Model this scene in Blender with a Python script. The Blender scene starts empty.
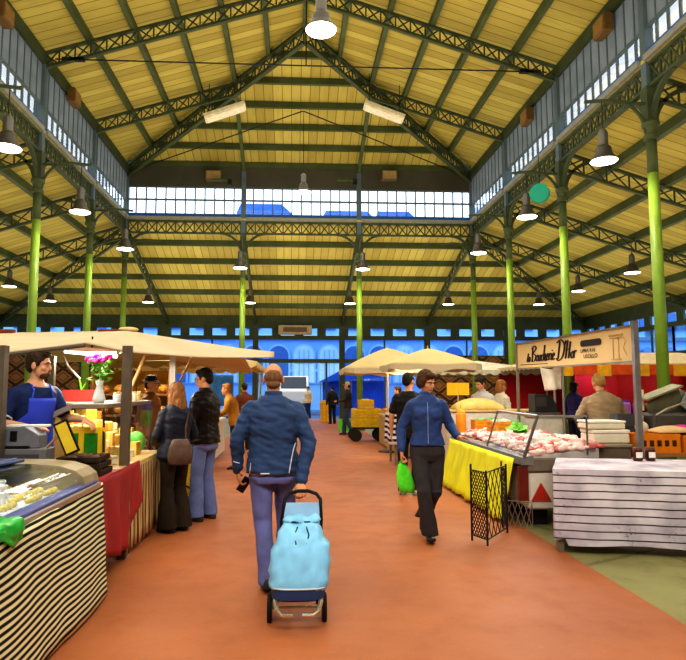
import bpy, bmesh, math, random
from mathutils import Vector, Matrix, noise, Euler
V = Vector
PI = math.pi
random.seed(7)
SC = bpy.context.scene
COL = SC.collection

# ------------------------------------------------------------------ camera
F = 620.0; CX = 325.5; CY = 330.0; W_, H_ = 686.0, 660.0
YAW = math.radians(3.0); PITCH = math.atan(58.0 / F)
CAMLOC = V((0, 0, 1.57))
CAMROT = Euler((PI / 2 + PITCH, 0, -YAW), 'XYZ').to_matrix()

def ray(px, py):
    return CAMROT @ V(((px - CX) / F, (CY - py) / F, -1.0))
def at(px, py, Y):
    d = ray(px, py); return CAMLOC + d * (Y / d.y)
def gr(px, py, z=0.0):
    d = ray(px, py); return CAMLOC + d * ((z - CAMLOC.z) / d.z)
def ax(px, py, X):
    d = ray(px, py); return CAMLOC + d * (X / d.x)

# ------------------------------------------------------------------ materials
def lin(c):
    if isinstance(c, str):
        c = [int(c[i:i + 2], 16) / 255 for i in (0, 2, 4)]
    return tuple((x / 12.92 if x <= .04045 else ((x + .055) / 1.055) ** 2.4) for x in c) + (1.0,)

class NT:
    def __init__(s, name):
        s.m = bpy.data.materials.new(name); s.m.use_nodes = True
        s.t = s.m.node_tree; s.b = s.t.nodes['Principled BSDF']
        s.out = s.t.nodes['Material Output']
    def n(s, typ, **kw):
        nd = s.t.nodes.new(typ)
        for k, v in kw.items():
            if k.startswith('i_'):
                nd.inputs[k[2:].replace('_', ' ')].default_value = v
            else: setattr(nd, k, v)
        return nd
    def l(s, a, b): s.t.links.new(a, b)
    def math(s, op, a, b=None, c=None):
        nd = s.n('ShaderNodeMath', operation=op)
        for i, x in enumerate((a, b, c)):
            if x is None: continue
            if isinstance(x, (int, float)): nd.inputs[i].default_value = x
            else: s.l(x, nd.inputs[i])
        return nd.outputs[0]
    def xyz(s, coord='Object'):
        tc = s.n('ShaderNodeTexCoord'); sp = s.n('ShaderNodeSeparateXYZ')
        s.l(tc.outputs[coord], sp.inputs[0]); return tc.outputs[coord], sp.outputs
    def noise(s, vec, scale, detail=3, rough=.55):
        nd = s.n('ShaderNodeTexNoise'); nd.inputs['Scale'].default_value = scale
        nd.inputs['Detail'].default_value = detail; nd.inputs['Roughness'].default_value = rough
        if vec is not None: s.l(vec, nd.inputs['Vector'])
        return nd.outputs['Fac']
    def mix(s, fac, a, b, mode='MIX'):
        nd = s.n('ShaderNodeMix', data_type='RGBA', blend_type=mode)
        if isinstance(fac, (int, float)): nd.inputs[0].default_value = fac
        else: s.l(fac, nd.inputs[0])
        for i, x in ((6, a), (7, b)):
            if isinstance(x, (tuple, list)): nd.inputs[i].default_value = x
            else: s.l(x, nd.inputs[i])
        return nd.outputs[2]
    def ramp(s, fac, lo, hi):
        nd = s.n('ShaderNodeMapRange'); nd.inputs[1].default_value = lo; nd.inputs[2].default_value = hi
        s.l(fac, nd.inputs[0]); return nd.outputs[0]
    def bump(s, h, strength=.3, dist=.01):
        nd = s.n('ShaderNodeBump'); nd.inputs['Strength'].default_value = strength
        nd.inputs['Distance'].default_value = dist
        s.l(h, nd.inputs['Height']); s.l(nd.outputs[0], s.b.inputs['Normal'])
    def col(s, c):
        if isinstance(c, (tuple, list)): s.b.inputs['Base Color'].default_value = c
        else: s.l(c, s.b.inputs['Base Color'])
    def pr(s, rough=.6, metal=0.0, spec=.4):
        s.b.inputs['Roughness'].default_value = rough; s.b.inputs['Metallic'].default_value = metal
        s.b.inputs['Specular IOR Level'].default_value = spec
        return s.m

_mc = {}
def M(c, rough=.6, metal=0.0, var=.18, scale=8.0, bump=0.0, bscale=40.0, spec=.35, emit=0.0, tint=None, stretch=None):
    key = (c, rough, metal, var, scale, bump, bscale, spec, emit, tint, stretch)
    if key in _mc: return _mc[key]
    t = NT('mat_%s_%d' % (c, len(_mc)))
    vec, sp = t.xyz()
    if stretch:
        mp = t.n('ShaderNodeMapping'); mp.inputs['Scale'].default_value = stretch
        t.l(vec, mp.inputs[0]); vec = mp.outputs[0]
    base = lin(c)
    if var > 0:
        f = t.ramp(t.noise(vec, scale), .3, .7)
        dark = tuple(x * (1 - var) for x in base[:3]) + (1,)
        other = lin(tint) if tint else tuple(min(1, x * (1 + var * .7)) for x in base[:3]) + (1,)
        t.col(t.mix(f, dark, other))
    else: t.col(base)
    if bump > 0: t.bump(t.noise(vec, bscale, 4), bump, .01)
    if emit > 0:
        t.b.inputs['Emission Color'].default_value = base; t.b.inputs['Emission Strength'].default_value = emit
    _mc[key] = t.pr(rough, metal, spec); return _mc[key]

def stripes(c1, c2, period, duty=.5, axis=2, wob=0.0, wscale=3.0, rough=.7, c3=None, stains=False):
    t = NT('stripes'); vec, sp = t.xyz()
    x = sp[axis]
    if wob > 0:
        x = t.math('ADD', x, t.math('MULTIPLY', t.math('SUBTRACT', t.noise(vec, wscale, 2), .5), wob))
    f = t.math('FRACT', t.math('DIVIDE', t.math('ADD', x, 50.0), period))
    m = t.ramp(t.math('ABSOLUTE', t.math('SUBTRACT', f, .5)), duty / 2 - .03, duty / 2 + .03)
    base = lin(c1)
    if c3: base = t.mix(t.ramp(t.noise(vec, 2.5, 3), .35, .65), lin(c1), lin(c3))
    c = t.mix(m, lin(c2), base)
    if stains:
        st = t.math('MULTIPLY', t.ramp(t.noise(vec, 30, 5, .7), .56, .62), t.ramp(t.noise(vec, 2.2, 2), .52, .64))
        c = t.mix(t.math('MULTIPLY', st, .75), c, lin('2a2a34'))
    t.col(c); t.bump(t.noise(vec, 9, 3), .25, .02)
    return t.pr(rough, 0, .2)

def glass(tint='ffffff', alpha=.12, rough=.05, name='glass', refl=.6):
    t = NT(name); t.t.nodes.remove(t.b)
    tr = t.n('ShaderNodeBsdfTransparent'); tr.inputs[0].default_value = lin(tint)
    gl = t.n('ShaderNodeBsdfGlossy'); gl.inputs['Roughness'].default_value = rough
    gl.inputs['Color'].default_value = (1, 1, 1, 1)
    fr = t.n('ShaderNodeFresnel'); fr.inputs[0].default_value = 1.45
    f = t.math('ADD', t.math('MULTIPLY', fr.outputs[0], refl), alpha * .3)
    mx = t.n('ShaderNodeMixShader'); t.l(f, mx.inputs[0]); t.l(tr.outputs[0], mx.inputs[1]); t.l(gl.outputs[0], mx.inputs[2])
    t.l(mx.outputs[0], t.out.inputs[0]); return t.m

def frosted(c, trans=.5):
    t = NT('frosted'); t.t.nodes.remove(t.b)
    vec, sp = t.xyz()
    colr = t.mix(t.ramp(t.noise(vec, 1.3, 2), .3, .7), tuple(x * .75 for x in lin(c)[:3]) + (1,), lin(c))
    a = t.n('ShaderNodeBsdfTranslucent'); t.l(colr, a.inputs[0])
    d = t.n('ShaderNodeBsdfDiffuse'); t.l(colr, d.inputs[0])
    mx = t.n('ShaderNodeMixShader'); mx.inputs[0].default_value = trans
    t.l(d.outputs[0], mx.inputs[1]); t.l(a.outputs[0], mx.inputs[2]); t.l(mx.outputs[0], t.out.inputs[0]); return t.m

# ------------------------------------------------------------------ mesh builder
class MB:
    def __init__(s): s.bm = bmesh.new()
    def vs(s, pts): return [s.bm.verts.new(p) for p in pts]
    def face(s, vv):
        try: return s.bm.faces.new(vv)
        except ValueError: return None
    def box(s, c, size, rz=0.0, rot=None, bevel=0.0):
        R = rot if rot is not None else Matrix.Rotation(rz, 3, 'Z')
        c = V(c); h = [x / 2 for x in size]
        if bevel > 0:
            b = min(bevel, min(h) * .45); rings = []
            for z, i in ((-h[2], b), (-h[2] + b, 0), (h[2] - b, 0), (h[2], b)):
                x, y = h[0], h[1]
                o = i
                ring = [(-x + b + 0, -y + o), (x - b, -y + o), (x - o, -y + b), (x - o, y - b), (x - b, y - o), (-x + b, y - o), (-x + o, y - b), (-x + o, -y + b)]
                rings.append([c + R @ V((p[0], p[1], z)) for p in ring])
            s.loft(rings); return s
        p = [c + R @ V((sx * h[0], sy * h[1], sz * h[2])) for sz in (-1, 1) for sx, sy in ((-1, -1), (1, -1), (1, 1), (-1, 1))]
        v = s.vs(p)
        for f in ((3, 2, 1, 0), (4, 5, 6, 7), (0, 1, 5, 4), (1, 2, 6, 5), (2, 3, 7, 6), (3, 0, 4, 7)): s.face([v[i] for i in f])
        return s
    def bb(s, lo, hi, bevel=0.0):
        lo, hi = V(lo), V(hi); return s.box((lo + hi) / 2, hi - lo, bevel=bevel)
    def loft(s, rings, close=True, caps=True):
        rv = [s.vs(r) for r in rings]; n = len(rv[0])
        for a, b in zip(rv, rv[1:]):
            for i in range(n if close else n - 1):
                j = (i + 1) % n; s.face([a[i], a[j], b[j], b[i]])
        if caps and close:
            s.face(list(reversed(rv[0]))); s.face(rv[-1])
        return s
    def frame(s, d):
        d = d.normalized(); u = V((0, 0, 1)) if abs(d.z) < .9 else V((1, 0, 0))
        x = u.cross(d).normalized(); return x, d.cross(x)
    def cyl(s, a, b, r1, r2=None, n=12):
        a, b = V(a), V(b); r2 = r1 if r2 is None else r2
        x, y = s.frame(b - a)
        s.loft([[p + x * (r * math.cos(t)) + y * (r * math.sin(t)) for t in [2 * PI * k / n for k in range(n)]] for p, r in ((a, r1), (b, r2))])
        return s
    def bar(s, a, b, w, h, up=(0, 0, 1)):
        a, b = V(a), V(b); d = (b - a).normalized(); u = V(up)
        if abs(d.dot(u)) > .98: u = V((0, 1, 0))
        x = d.cross(u).normalized() * (w / 2); y = x.cross(d).normalized() * (h / 2)
        s.loft([[p - x - y, p + x - y, p + x + y, p - x + y] for p in (a, b)]); return s
    def tube(s, pts, r, n=8, closed=False):
        pts = [V(p) for p in pts]; rr = r if isinstance(r, (list, tuple)) else [r] * len(pts)
        rings = []; px = None; m = len(pts)
        for i, p in enumerate(pts):
            d = (pts[min(i + 1, m - 1)] - pts[max(i - 1, 0)]) if not closed else (pts[(i + 1) % m] - pts[i - 1])
            d.normalize()
            if px is None: px, _ = s.frame(d)
            px = (px - d * px.dot(d)); px.normalize(); y = d.cross(px)
            rings.append([p + px * (rr[i] * math.cos(t)) + y * (rr[i] * math.sin(t)) for t in [2 * PI * k / n for k in range(n)]])
        if closed: rings.append(rings[0])
        s.loft(rings, caps=not closed); return s
    def ell(s, c, r, u=14, v=10, rot=None):
        c = V(c); r = V((r, r, r)) if isinstance(r, (int, float)) else V(r); R = rot or Matrix.Identity(3)
        rings = []
        for j in range(1, v):
            ph = PI * j / v - PI / 2
            rings.append([c + R @ V((r.x * math.cos(ph) * math.cos(t), r.y * math.cos(ph) * math.sin(t), r.z * math.sin(ph))) for t in [2 * PI * k / u for k in range(u)]])
        rv = [s.vs(q) for q in rings]
        b, t = s.vs([c + R @ V((0, 0, -r.z)), c + R @ V((0, 0, r.z))])
        for A, B in zip(rv, rv[1:]):
            for i in range(u): s.face([A[i], A[(i + 1) % u], B[(i + 1) % u], B[i]])
        for i in range(u):
            s.face([b, rv[0][(i + 1) % u], rv[0][i]]); s.face([t, rv[-1][i], rv[-1][(i + 1) % u]])
        return s
    def lathe(s, c, prof, n=20, axis=None, caps=True):
        c = V(c); x, y, z = V((1, 0, 0)), V((0, 1, 0)), V((0, 0, 1))
        if axis is not None:
            z = V(axis).normalized(); x, y = s.frame(z)
        s.loft([[c + z * h + x * (r * math.cos(t)) + y * (r * math.sin(t)) for t in [2 * PI * k / n for k in range(n)]] for r, h in prof], caps=caps)
        return s
    def caps(s, a, b, r1, r2, n=12):         # tapered limb with rounded ends
        a, b = V(a), V(b); d = b - a; L = d.length or 1e-4; d = d / L; x, y = s.frame(d)
        prof = []
        for k in range(4): th = PI / 2 * k / 4; prof.append((-r1 * math.cos(th), max(r1 * math.sin(th), r1 * .05)))
        prof += [(0, r1), (L, r2)]
        for k in range(1, 5): th = PI / 2 * k / 4; prof.append((L + r2 * math.sin(th), max(r2 * math.cos(th), r2 * .05)))
        s.loft([[a + d * h + x * (r * math.cos(t)) + y * (r * math.sin(t)) for t in [2 * PI * k / n for k in range(n)]] for h, r in prof])
        return s
    def prism(s, pts, vec):
        vec = V(vec); a = [V(p) for p in pts]; b = [p + vec for p in a]; s.loft([a, b]); return s
    def grid(s, fn, nu, nv):
        rows = [s.vs([fn(i / nu, j / nv) for i in range(nu + 1)]) for j in range(nv + 1)]
        for A, B in zip(rows, rows[1:]):
            for i in range(nu): s.face([A[i], A[i + 1], B[i + 1], B[i]])
        return s
    def build(s, name, mat, parent=None, world=True, smooth=False, thick=0.0, loc=None, bev=0.0):
        me = bpy.data.meshes.new(name); bmesh.ops.recalc_face_normals(s.bm, faces=s.bm.faces[:])
        s.bm.to_mesh(me); s.bm.free()
        me.materials.append(mat)
        return put(name, me, parent, world, smooth, thick, loc, bev)

def wm(o):
    m = Matrix.LocRotScale(o.location, o.rotation_euler, o.scale)
    return wm(o.parent) @ m if o.parent else m

def put(name, me, parent=None, world=True, smooth=False, thick=0.0, loc=None, bev=0.0):
    o = bpy.data.objects.new(name, me); COL.objects.link(o)
    if parent is not None:
        if world: me.transform(wm(parent).inverted())
        o.parent = parent
    elif loc is not None:
        if world: me.transform(Matrix.Translation(-V(loc)))
        o.location = loc
    if smooth: me.polygons.foreach_set('use_smooth', [True] * len(me.polygons))
    if thick:
        md = o.modifiers.new('t', 'SOLIDIFY'); md.thickness = abs(thick); md.offset = 0 if thick > 0 else -1
    if bev:
        md = o.modifiers.new('b', 'BEVEL'); md.width = bev; md.segments = 2; md.limit_method = 'ANGLE'
    return o

def tag(o, label, cat, group=None, kind=None):
    o['label'] = label; o['category'] = cat
    if group: o['group'] = group
    if kind: o['kind'] = kind
    return o
def thing(name, label, cat, loc=(0, 0, 0), rz=0.0, group=None):
    o = bpy.data.objects.new(name, None); COL.objects.link(o); o.empty_display_size = .1
    o.location = loc; o.rotation_euler = (0, 0, rz)
    return tag(o, label, cat, group)
def struct(o): o['kind'] = 'structure'; return o
def dup(root, loc, rz=None, label=None, group=None, scale=None):
    def cp(o, par):
        c = o.copy(); COL.objects.link(c)
        if par: c.parent = par
        for ch in list(o.children):
            cp(ch, c)
        return c
    r = cp(root, None); r.location = loc
    if rz is not None: r.rotation_euler = (0, 0, rz)
    if label: r['label'] = label
    if group: r['group'] = group
    if scale: r.scale = (scale,) * 3 if isinstance(scale, (int, float)) else scale
    return r

def remesh(mb, name, mat, parent, voxel=.008, smooth=3, disp=None, world=False):
    me = bpy.data.meshes.new('tmp'); bmesh.ops.recalc_face_normals(mb.bm, faces=mb.bm.faces[:]); mb.bm.to_mesh(me); mb.bm.free()
    o = bpy.data.objects.new('tmp', me); COL.objects.link(o)
    m = o.modifiers.new('r', 'REMESH'); m.mode = 'VOXEL'; m.voxel_size = voxel; m.adaptivity = 0
    if smooth: q = o.modifiers.new('s', 'SMOOTH'); q.iterations = smooth; q.factor = .5
    dg = bpy.context.evaluated_depsgraph_get()
    r = bpy.data.meshes.new_from_object(o.evaluated_get(dg))
    bpy.data.objects.remove(o); bpy.data.meshes.remove(me)
    if disp:
        nn = [v.normal.copy() for v in r.vertices]
        for v, n in zip(r.vertices, nn): v.co = v.co + n * disp(v.co)
    r.materials.clear(); r.materials.append(mat)
    return put(name, r, parent, world, True)
LAMP_W = 250.0
# ------------------------------------------------------------------ palette of the hall
def deck_mat(axis):
    t = NT('roof boards'); vec, sp = t.xyz()
    x = t.math('DIVIDE', t.math('ADD', sp[axis], 50.0), .31)
    f = t.math('FRACT', x); cell = t.math('FLOOR', x)
    wn = t.n('ShaderNodeTexWhiteNoise', noise_dimensions='1D'); t.l(cell, wn.inputs['W'])
    base = t.mix(wn.outputs[0], lin('c4b35e'), lin('a8964a'))
    mp = t.n('ShaderNodeMapping'); mp.inputs['Scale'].default_value = (4, .5, 1) if axis == 0 else (.5, 4, 1)
    t.l(vec, mp.inputs[0])
    base = t.mix(t.math('MULTIPLY', t.ramp(t.noise(mp.outputs[0], 2.0, 4), .5, .75), .45), base, lin('8f7636'))
    line = t.ramp(t.math('ABSOLUTE', t.math('SUBTRACT', f, .5)), .44, .48)
    t.col(t.mix(t.math('MULTIPLY', line, .8), base, lin('5c4f22')))
    return t.pr(.7, 0, .2)
DECK_Y, DECK_X = deck_mat(1), deck_mat(0)
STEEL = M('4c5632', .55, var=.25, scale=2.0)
STEEL_D = M('414a2e', .6, var=.25, scale=2.0)
SHAFT_LIT = M('7f9c36', .4, var=.15, scale=3.0)  # lamplight on the lower column is put into this brighter green
SLATE = M('5b6a70', .6, var=.2, scale=1.5)
SILL = M('8d8d82', .6, var=.15)
SKYLIT_FR = M('2d5f9e', .5, var=.15)  # blue sky light on the steel is put into the colour
PANE = glass('eef6ff', .1)
PANE_HI = frosted('858b8e', .22)
BLACKI = M('23231f', .5, var=.1)
WHITE = M('e8e4dc', .6, var=.06)
XL, XR, XC, YG, YB = -6.33, 6.93, .3, 23.3, 31.7
OL, OR_ = XL - 8.4, XR + 8.4
HALF = (XR - XL) / 2
YA = 17.3
Y0 = -6.0
COLY = [3.3, 7.3, 11.3, 15.3, 19.3, 23.3]
EZ, RZ = 10.2, 12.25          # nave deck: eave and ridge
IZ, OZ = 7.92, 5.25            # aisle deck: inner and outer edge
_tn = [0]
def trim(mb, mat):
    _tn[0] += 1; return struct(mb.build('trim_%d' % _tn[0], mat))
def deckz(x): return RZ - (RZ - EZ) * abs(x - XC) / HALF
def hipz(y): return EZ + (RZ - EZ) * (YG - y) / (YG - YA)
def aislez(d): return IZ + (OZ - IZ) * d / 8.4

# ------------------------------------------------------------------ floor
def floor_mat():
    t = NT('floor'); vec, sp = t.xyz()
    n1 = t.noise(vec, .55, 4); n2 = t.noise(vec, 3.0, 5, .6); n3 = t.noise(vec, 26, 4, .7)
    red = t.mix(t.ramp(n1, .35, .65), lin('ae673a'), lin('985935'))
    red = t.mix(t.math('MULTIPLY', t.ramp(n2, .5, .8), .35), red, lin('7d4026'))
    red = t.mix(t.math('MULTIPLY', t.ramp(n3, .58, .75), .25), red, lin('c98a66'))
    con = t.mix(t.ramp(n1, .3, .7), lin('96925f'), lin('7d7a4e'))
    con = t.mix(t.math('MULTIPLY', t.ramp(n2, .52, .72), .5), con, lin('5c5a38'))
    vo = t.n('ShaderNodeTexVoronoi', feature='DISTANCE_TO_EDGE'); vo.inputs['Scale'].default_value = .45
    ad = t.n('ShaderNodeMapping'); t.l(vec, ad.inputs[0])
    nd = t.n('ShaderNodeMix', data_type='VECTOR'); 
    t.l(vec, vo.inputs['Vector'])
    crack = t.math('LESS_THAN', t.math('ADD', vo.outputs['Distance'], t.math('MULTIPLY', t.math('SUBTRACT', n3, .5), .03)), .006)
    con = t.mix(t.math('MULTIPLY', crack, .5), con, lin('3a3822'))
    edge = t.math('ADD', sp[0], t.math('MULTIPLY', t.math('SUBTRACT', n2, .5), .05))
    inr = t.math('MULTIPLY', t.math('GREATER_THAN', edge, -2.1), t.math('LESS_THAN', edge, 2.62))
    t.col(t.mix(inr, con, red))
    t.bump(t.math('ADD', n2, t.math('MULTIPLY', n3, .4)), .12, .02)
    t.l(t.math('ADD', .38, t.math('MULTIPLY', n2, .3)), t.b.inputs['Roughness'])
    t.b.inputs['Specular IOR Level'].default_value = .35
    return t.m
struct(MB().bb((OL - .5, Y0, -.2), (OR_ + .5, YB + .4, 0)).build('floor', floor_mat()))
struct(MB().bb((-70, YB + .4, -.25), (80, 110, -.04)).build('street', M('46608a', .7, var=.2, scale=.3)))

# ------------------------------------------------------------------ roof decks
def deck(pts, mat, name='ceiling'):
    mb = MB(); mb.prism(pts, (0, 0, .07)); return struct(mb.build(name, mat))
OV = .25
ez = EZ - OV * .25
deck([(XL - OV, Y0, ez), (XL - OV, YG + OV, ez), (XC, YA, RZ), (XC, Y0, RZ)], DECK_Y)
deck([(XR + OV, YG + OV, ez), (XR + OV, Y0, ez), (XC, Y0, RZ), (XC, YA, RZ)], DECK_Y)
deck([(XL - OV, YG + OV, ez), (XR + OV, YG + OV, ez), (XC, YA, RZ)], DECK_X)
deck([(XL + .1, Y0, IZ), (OL, Y0, OZ), (OL, YB, OZ), (XL + .1, YG - .1, IZ)], DECK_Y)
deck([(XR - .1, Y0, IZ), (XR - .1, YG - .1, IZ), (OR_, YB, OZ), (OR_, Y0, OZ)], DECK_Y)
deck([(XL + .1, YG - .1, IZ), (OL, YB, OZ), (OR_, YB, OZ), (XR - .1, YG - .1, IZ)], DECK_X)

# purlins
for i in range(1, 6):
    h = i / 6 * HALF
    for s in (-1, 1):
        x = XC + s * h; z = deckz(x) - .1; ye = YG - (YG - YA) * (1 - i / 6) - 0.02
        trim(MB().bar((x, Y0, z), (x, ye, z), .13, .2), STEEL)
trim(MB().bar((XC, Y0, RZ - .12), (XC, YA, RZ - .12), .12, .22), STEEL)
for i in range(0, 6):
    y = YG - (YG - YA) * i / 6; w = HALF * (1 - i / 6); z = hipz(y) - .1
    trim(MB().bar((XC - w, y, z), (XC + w, y, z), .12, .2), STEEL)
for i in range(1, 6):
    d = 8.4 * i / 6; z = aislez(d) - .1
    for s, x0 in ((-1, XL), (1, XR)):
        trim(MB().bar((x0 + s * d, Y0, z), (x0 + s * d, YG + d, z), .15, .26), STEEL)
    trim(MB().bar((XL - d, YG + d, z), (XR + d, YG + d, z), .15, .26), STEEL)

# ------------------------------------------------------------------ lattice members
def lattice(mb, a1, b1, a0, b0, n, w=.09, ch=.07, br=.035, style='X'):
    a1, b1, a0, b0 = map(V, (a1, b1, a0, b0))
    side = (b1 - a1).cross(a1 - a0).normalized()
    up = side.cross((b1 - a1).normalized())
    mb.bar(a1, b1, w, ch, up); mb.bar(a0, b0, w, ch, up)
    for k in range(n + 1):
        t = k / n; p, q = a1.lerp(b1, t), a0.lerp(b0, t)
        mb.bar(p, q, br, br, side)
        if k < n:
            p2, q2 = a1.lerp(b1, (k + 1) / n), a0.lerp(b0, (k + 1) / n)
            if style == 'X' or k % 2 == 0: mb.bar(p + side * .012, q2 + side * .012, br, br * .6, side)
            if style == 'X' or k % 2 == 1: mb.bar(q - side * .012, p2 - side * .012, br, br * .6, side)
def ordn(i): return ['first', 'second', 'third', 'fourth', 'fifth', 'sixth', 'seventh', 'eighth'][i]

def nave_truss(Y, label):
    t = thing('roof_truss', label, 'roof truss', (XC, Y, 9.8), group='arched lattice trusses under the nave roof')
    xin = 0 if Y < YA else HALF * (Y - YA) / (YG - YA)
    for s in (-1, 1):
        xe, xi = XC + s * HALF, XC + s * xin; zt, zr = deckz(xe) - .22, deckz(xi) - .22
        mb = MB(); lattice(mb, (xe, Y, zt), (xi, Y, zr), (xe, Y, zt - .38), (xi, Y, zr - .38), 17 if xin == 0 else 12)
        mb.build('rafter', STEEL_D, t)
    if xin == 0:
        MB().cyl((XL + .3, Y, 9.85), (XR - .3, Y, 9.85), .018, n=6).build('tie_rod', BLACKI, t)
        for s in (-1, 1):
            xe = XC + s * (HALF - .75); MB().bar((xe - .28, Y, 9.85), (xe + .28, Y, 9.85), .09, .09).build('rod_coupling', BLACKI, t)
        MB().cyl((XC, Y, RZ - .55), (XC, Y, 9.85), .018, n=6).build('king_rod', BLACKI, t)
nave_truss(11.3, 'dark green lattice truss crossing the nave roof almost overhead')
nave_truss(15.3, 'dark green lattice truss at the top of the photo, nearest across the nave')
nave_truss(19.3, 'pair of dark green lattice half trusses meeting the hip rafters before the gable')
for s, nm in ((-1, 'left'), (1, 'right')):
    t = thing('hip_rafter', 'lattice hip rafter running from the %s gable corner up to the roof apex' % nm, 'roof truss', (XC, YA, RZ))
    xe = XC + s * HALF; mb = MB()
    lattice(mb, (xe, YG, EZ - .2), (XC + s * .03, YA, RZ - .2), (xe, YG, EZ - .62), (XC + s * .03, YA, RZ - .62), 22, w=.14, ch=.09)
    mb.build('rafter', STEEL_D, t)
    MB().cyl((XC, 20.1, 10.85), (xe - s * .5, YG - .4, 9.75), .02, n=6).build('tie_rod', BLACKI, t)
# hip jack rafters above the two middle gable posts
GX = [XL, XL + (XR - XL) / 3, XL + 2 * (XR - XL) / 3, XR]
for x in GX[1:3]:
    yt = YG - (YG - YA) * (1 - abs(x - XC) / HALF)
    trim(MB().bar((x, YG, EZ - .28), (x, yt, hipz(yt) - .28), .12, .16), STEEL)

def aisle_truss(a, b, label):
    a, b = V(a), V(b); t = thing('aisle_truss', label, 'roof truss', a, group='lattice trusses under the aisle roofs')
    mb = MB(); z = V((0, 0, 1)); lattice(mb, a - z * .22, b - z * .22, a - z * .68, b - z * .5, 14)
    mb.build('rafter', STEEL_D, t)
for s, x0, x1, nm in ((-1, XL, OL, 'left'), (1, XR, OR_, 'right')):
    for i, y in enumerate([7.3, 11.3, 15.3, 19.3, 23.3]):
        aisle_truss((x0, y, IZ), (x1, y, OZ), 'lattice truss sloping down from the %s %s column to the outer wall' % (ordn(i), nm))
    aisle_truss((x0, YG, IZ), (x1, YB, OZ), 'diagonal hip truss in the far %s corner of the aisle roof' % nm)
for x, nm in zip(GX[1:3], ('left', 'right')):
    aisle_truss((x, YG, IZ), (x, YB, OZ), 'lattice truss from the %s middle gable column back to the end wall' % nm)
for s, x0, nm in ((-1, XL, 'left'), (1, XR, 'right')):
    aisle_truss((x0, YG, IZ), (x0, YB, OZ), 'lattice truss from the %s gable corner column back to the end wall' % nm)

# ------------------------------------------------------------------ columns
def arc(c, u, v, r0, a0, a1, n=8):
    c, u, v = V(c), V(u), V(v)
    return [c + u * (r0 * math.cos(a0 + (a1 - a0) * k / n)) + v * (r0 * math.sin(a0 + (a1 - a0) * k / n)) for k in range(n + 1)]
def column_at(x, y, label, dirs, lamp_dir=None, top=9.85):
    t = thing('iron_column', label, 'column', (x, y, 0), group='cast iron columns')
    MB().lathe((x, y, 0), [(.2, 0), (.2, .12), (.16, .2), (.15, .5), (.115, .56)], 16).build('base', STEEL, t, smooth=False)
    MB().cyl((x, y, .56), (x, y, 5.7), .115, .1, 16).build('shaft', SHAFT_LIT, t, smooth=True)
    MB().cyl((x, y, 5.7), (x, y, 6.35), .1, .095, 16).build('shaded_shaft', STEEL, t, smooth=True)  # darker colour stands for the shade above the lamps
    MB().lathe((x, y, 6.35), [(.09, 0), (.14, .03), (.14, .1), (.11, .13), (.12, .24), (.16, .28), (.17, .34), (.13, .38)], 16).build('capital', STEEL, t)
    MB().box((x, y, 7.06), (.22, .22, .72)).build('pier', STEEL_D, t)
    MB().box((x, y, (7.4 + top) / 2), (.18, .18, top - 7.4)).build('post', SLATE, t)
    for d in dirs:
        d = V(d); R = .8
        mb = MB(); pts = arc(V((x, y, 6.62)) + d * (R + .08), -d, V((0, 0, 1)), R, 0, PI / 2 * .97)
        for p, q in zip(pts, pts[1:]): mb.bar(p, q, .09, .08, d.cross(V((0, 0, 1))).cross(q - p))
        mb.build('bracket', STEEL_D, t)
    if lamp_dir:
        d = V(lamp_dir); mb = MB()
        pts = arc(V((x, y, 6.5)) + d * .75, -d, V((0, 0, 1)), .65, 0, PI / 2) + [V((x, y, 7.1)) + d * 1.3]
        mb.tube(pts, .035, 6)
        mb.tube([V((x, y, 7.1)) + d * .1, V((x, y, 7.1)) + d * .75], .03, 6)
        mb.build('lamp_arm', STEEL_D, t)
X_, Y_ = V((1, 0, 0)), V((0, 1, 0))
for s, x0, nm in ((-1, XL, 'left'), (1, XR, 'right')):
    for i, y in enumerate(COLY[:5]):
        if i == 0: continue
        column_at(x0, y, 'green cast iron column on the %s side, %s' % (nm, ['', 'nearest and out to the side', 'beside the near stalls', 'middle of the row', 'last before the gable corner'][i]), [Y_, -Y_, X_ * s], -X_ * s)
    column_at(x0, YG, 'green cast iron column standing under the %s gable corner' % nm, [-Y_, -X_ * s, Y_], -X_ * s)
for x, nm in zip(GX[1:3], ('left', 'right')):
    column_at(x, YG, 'bright green column under the far gable, %s of the middle pair' % nm, [X_, -X_, Y_], -Y_)

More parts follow.
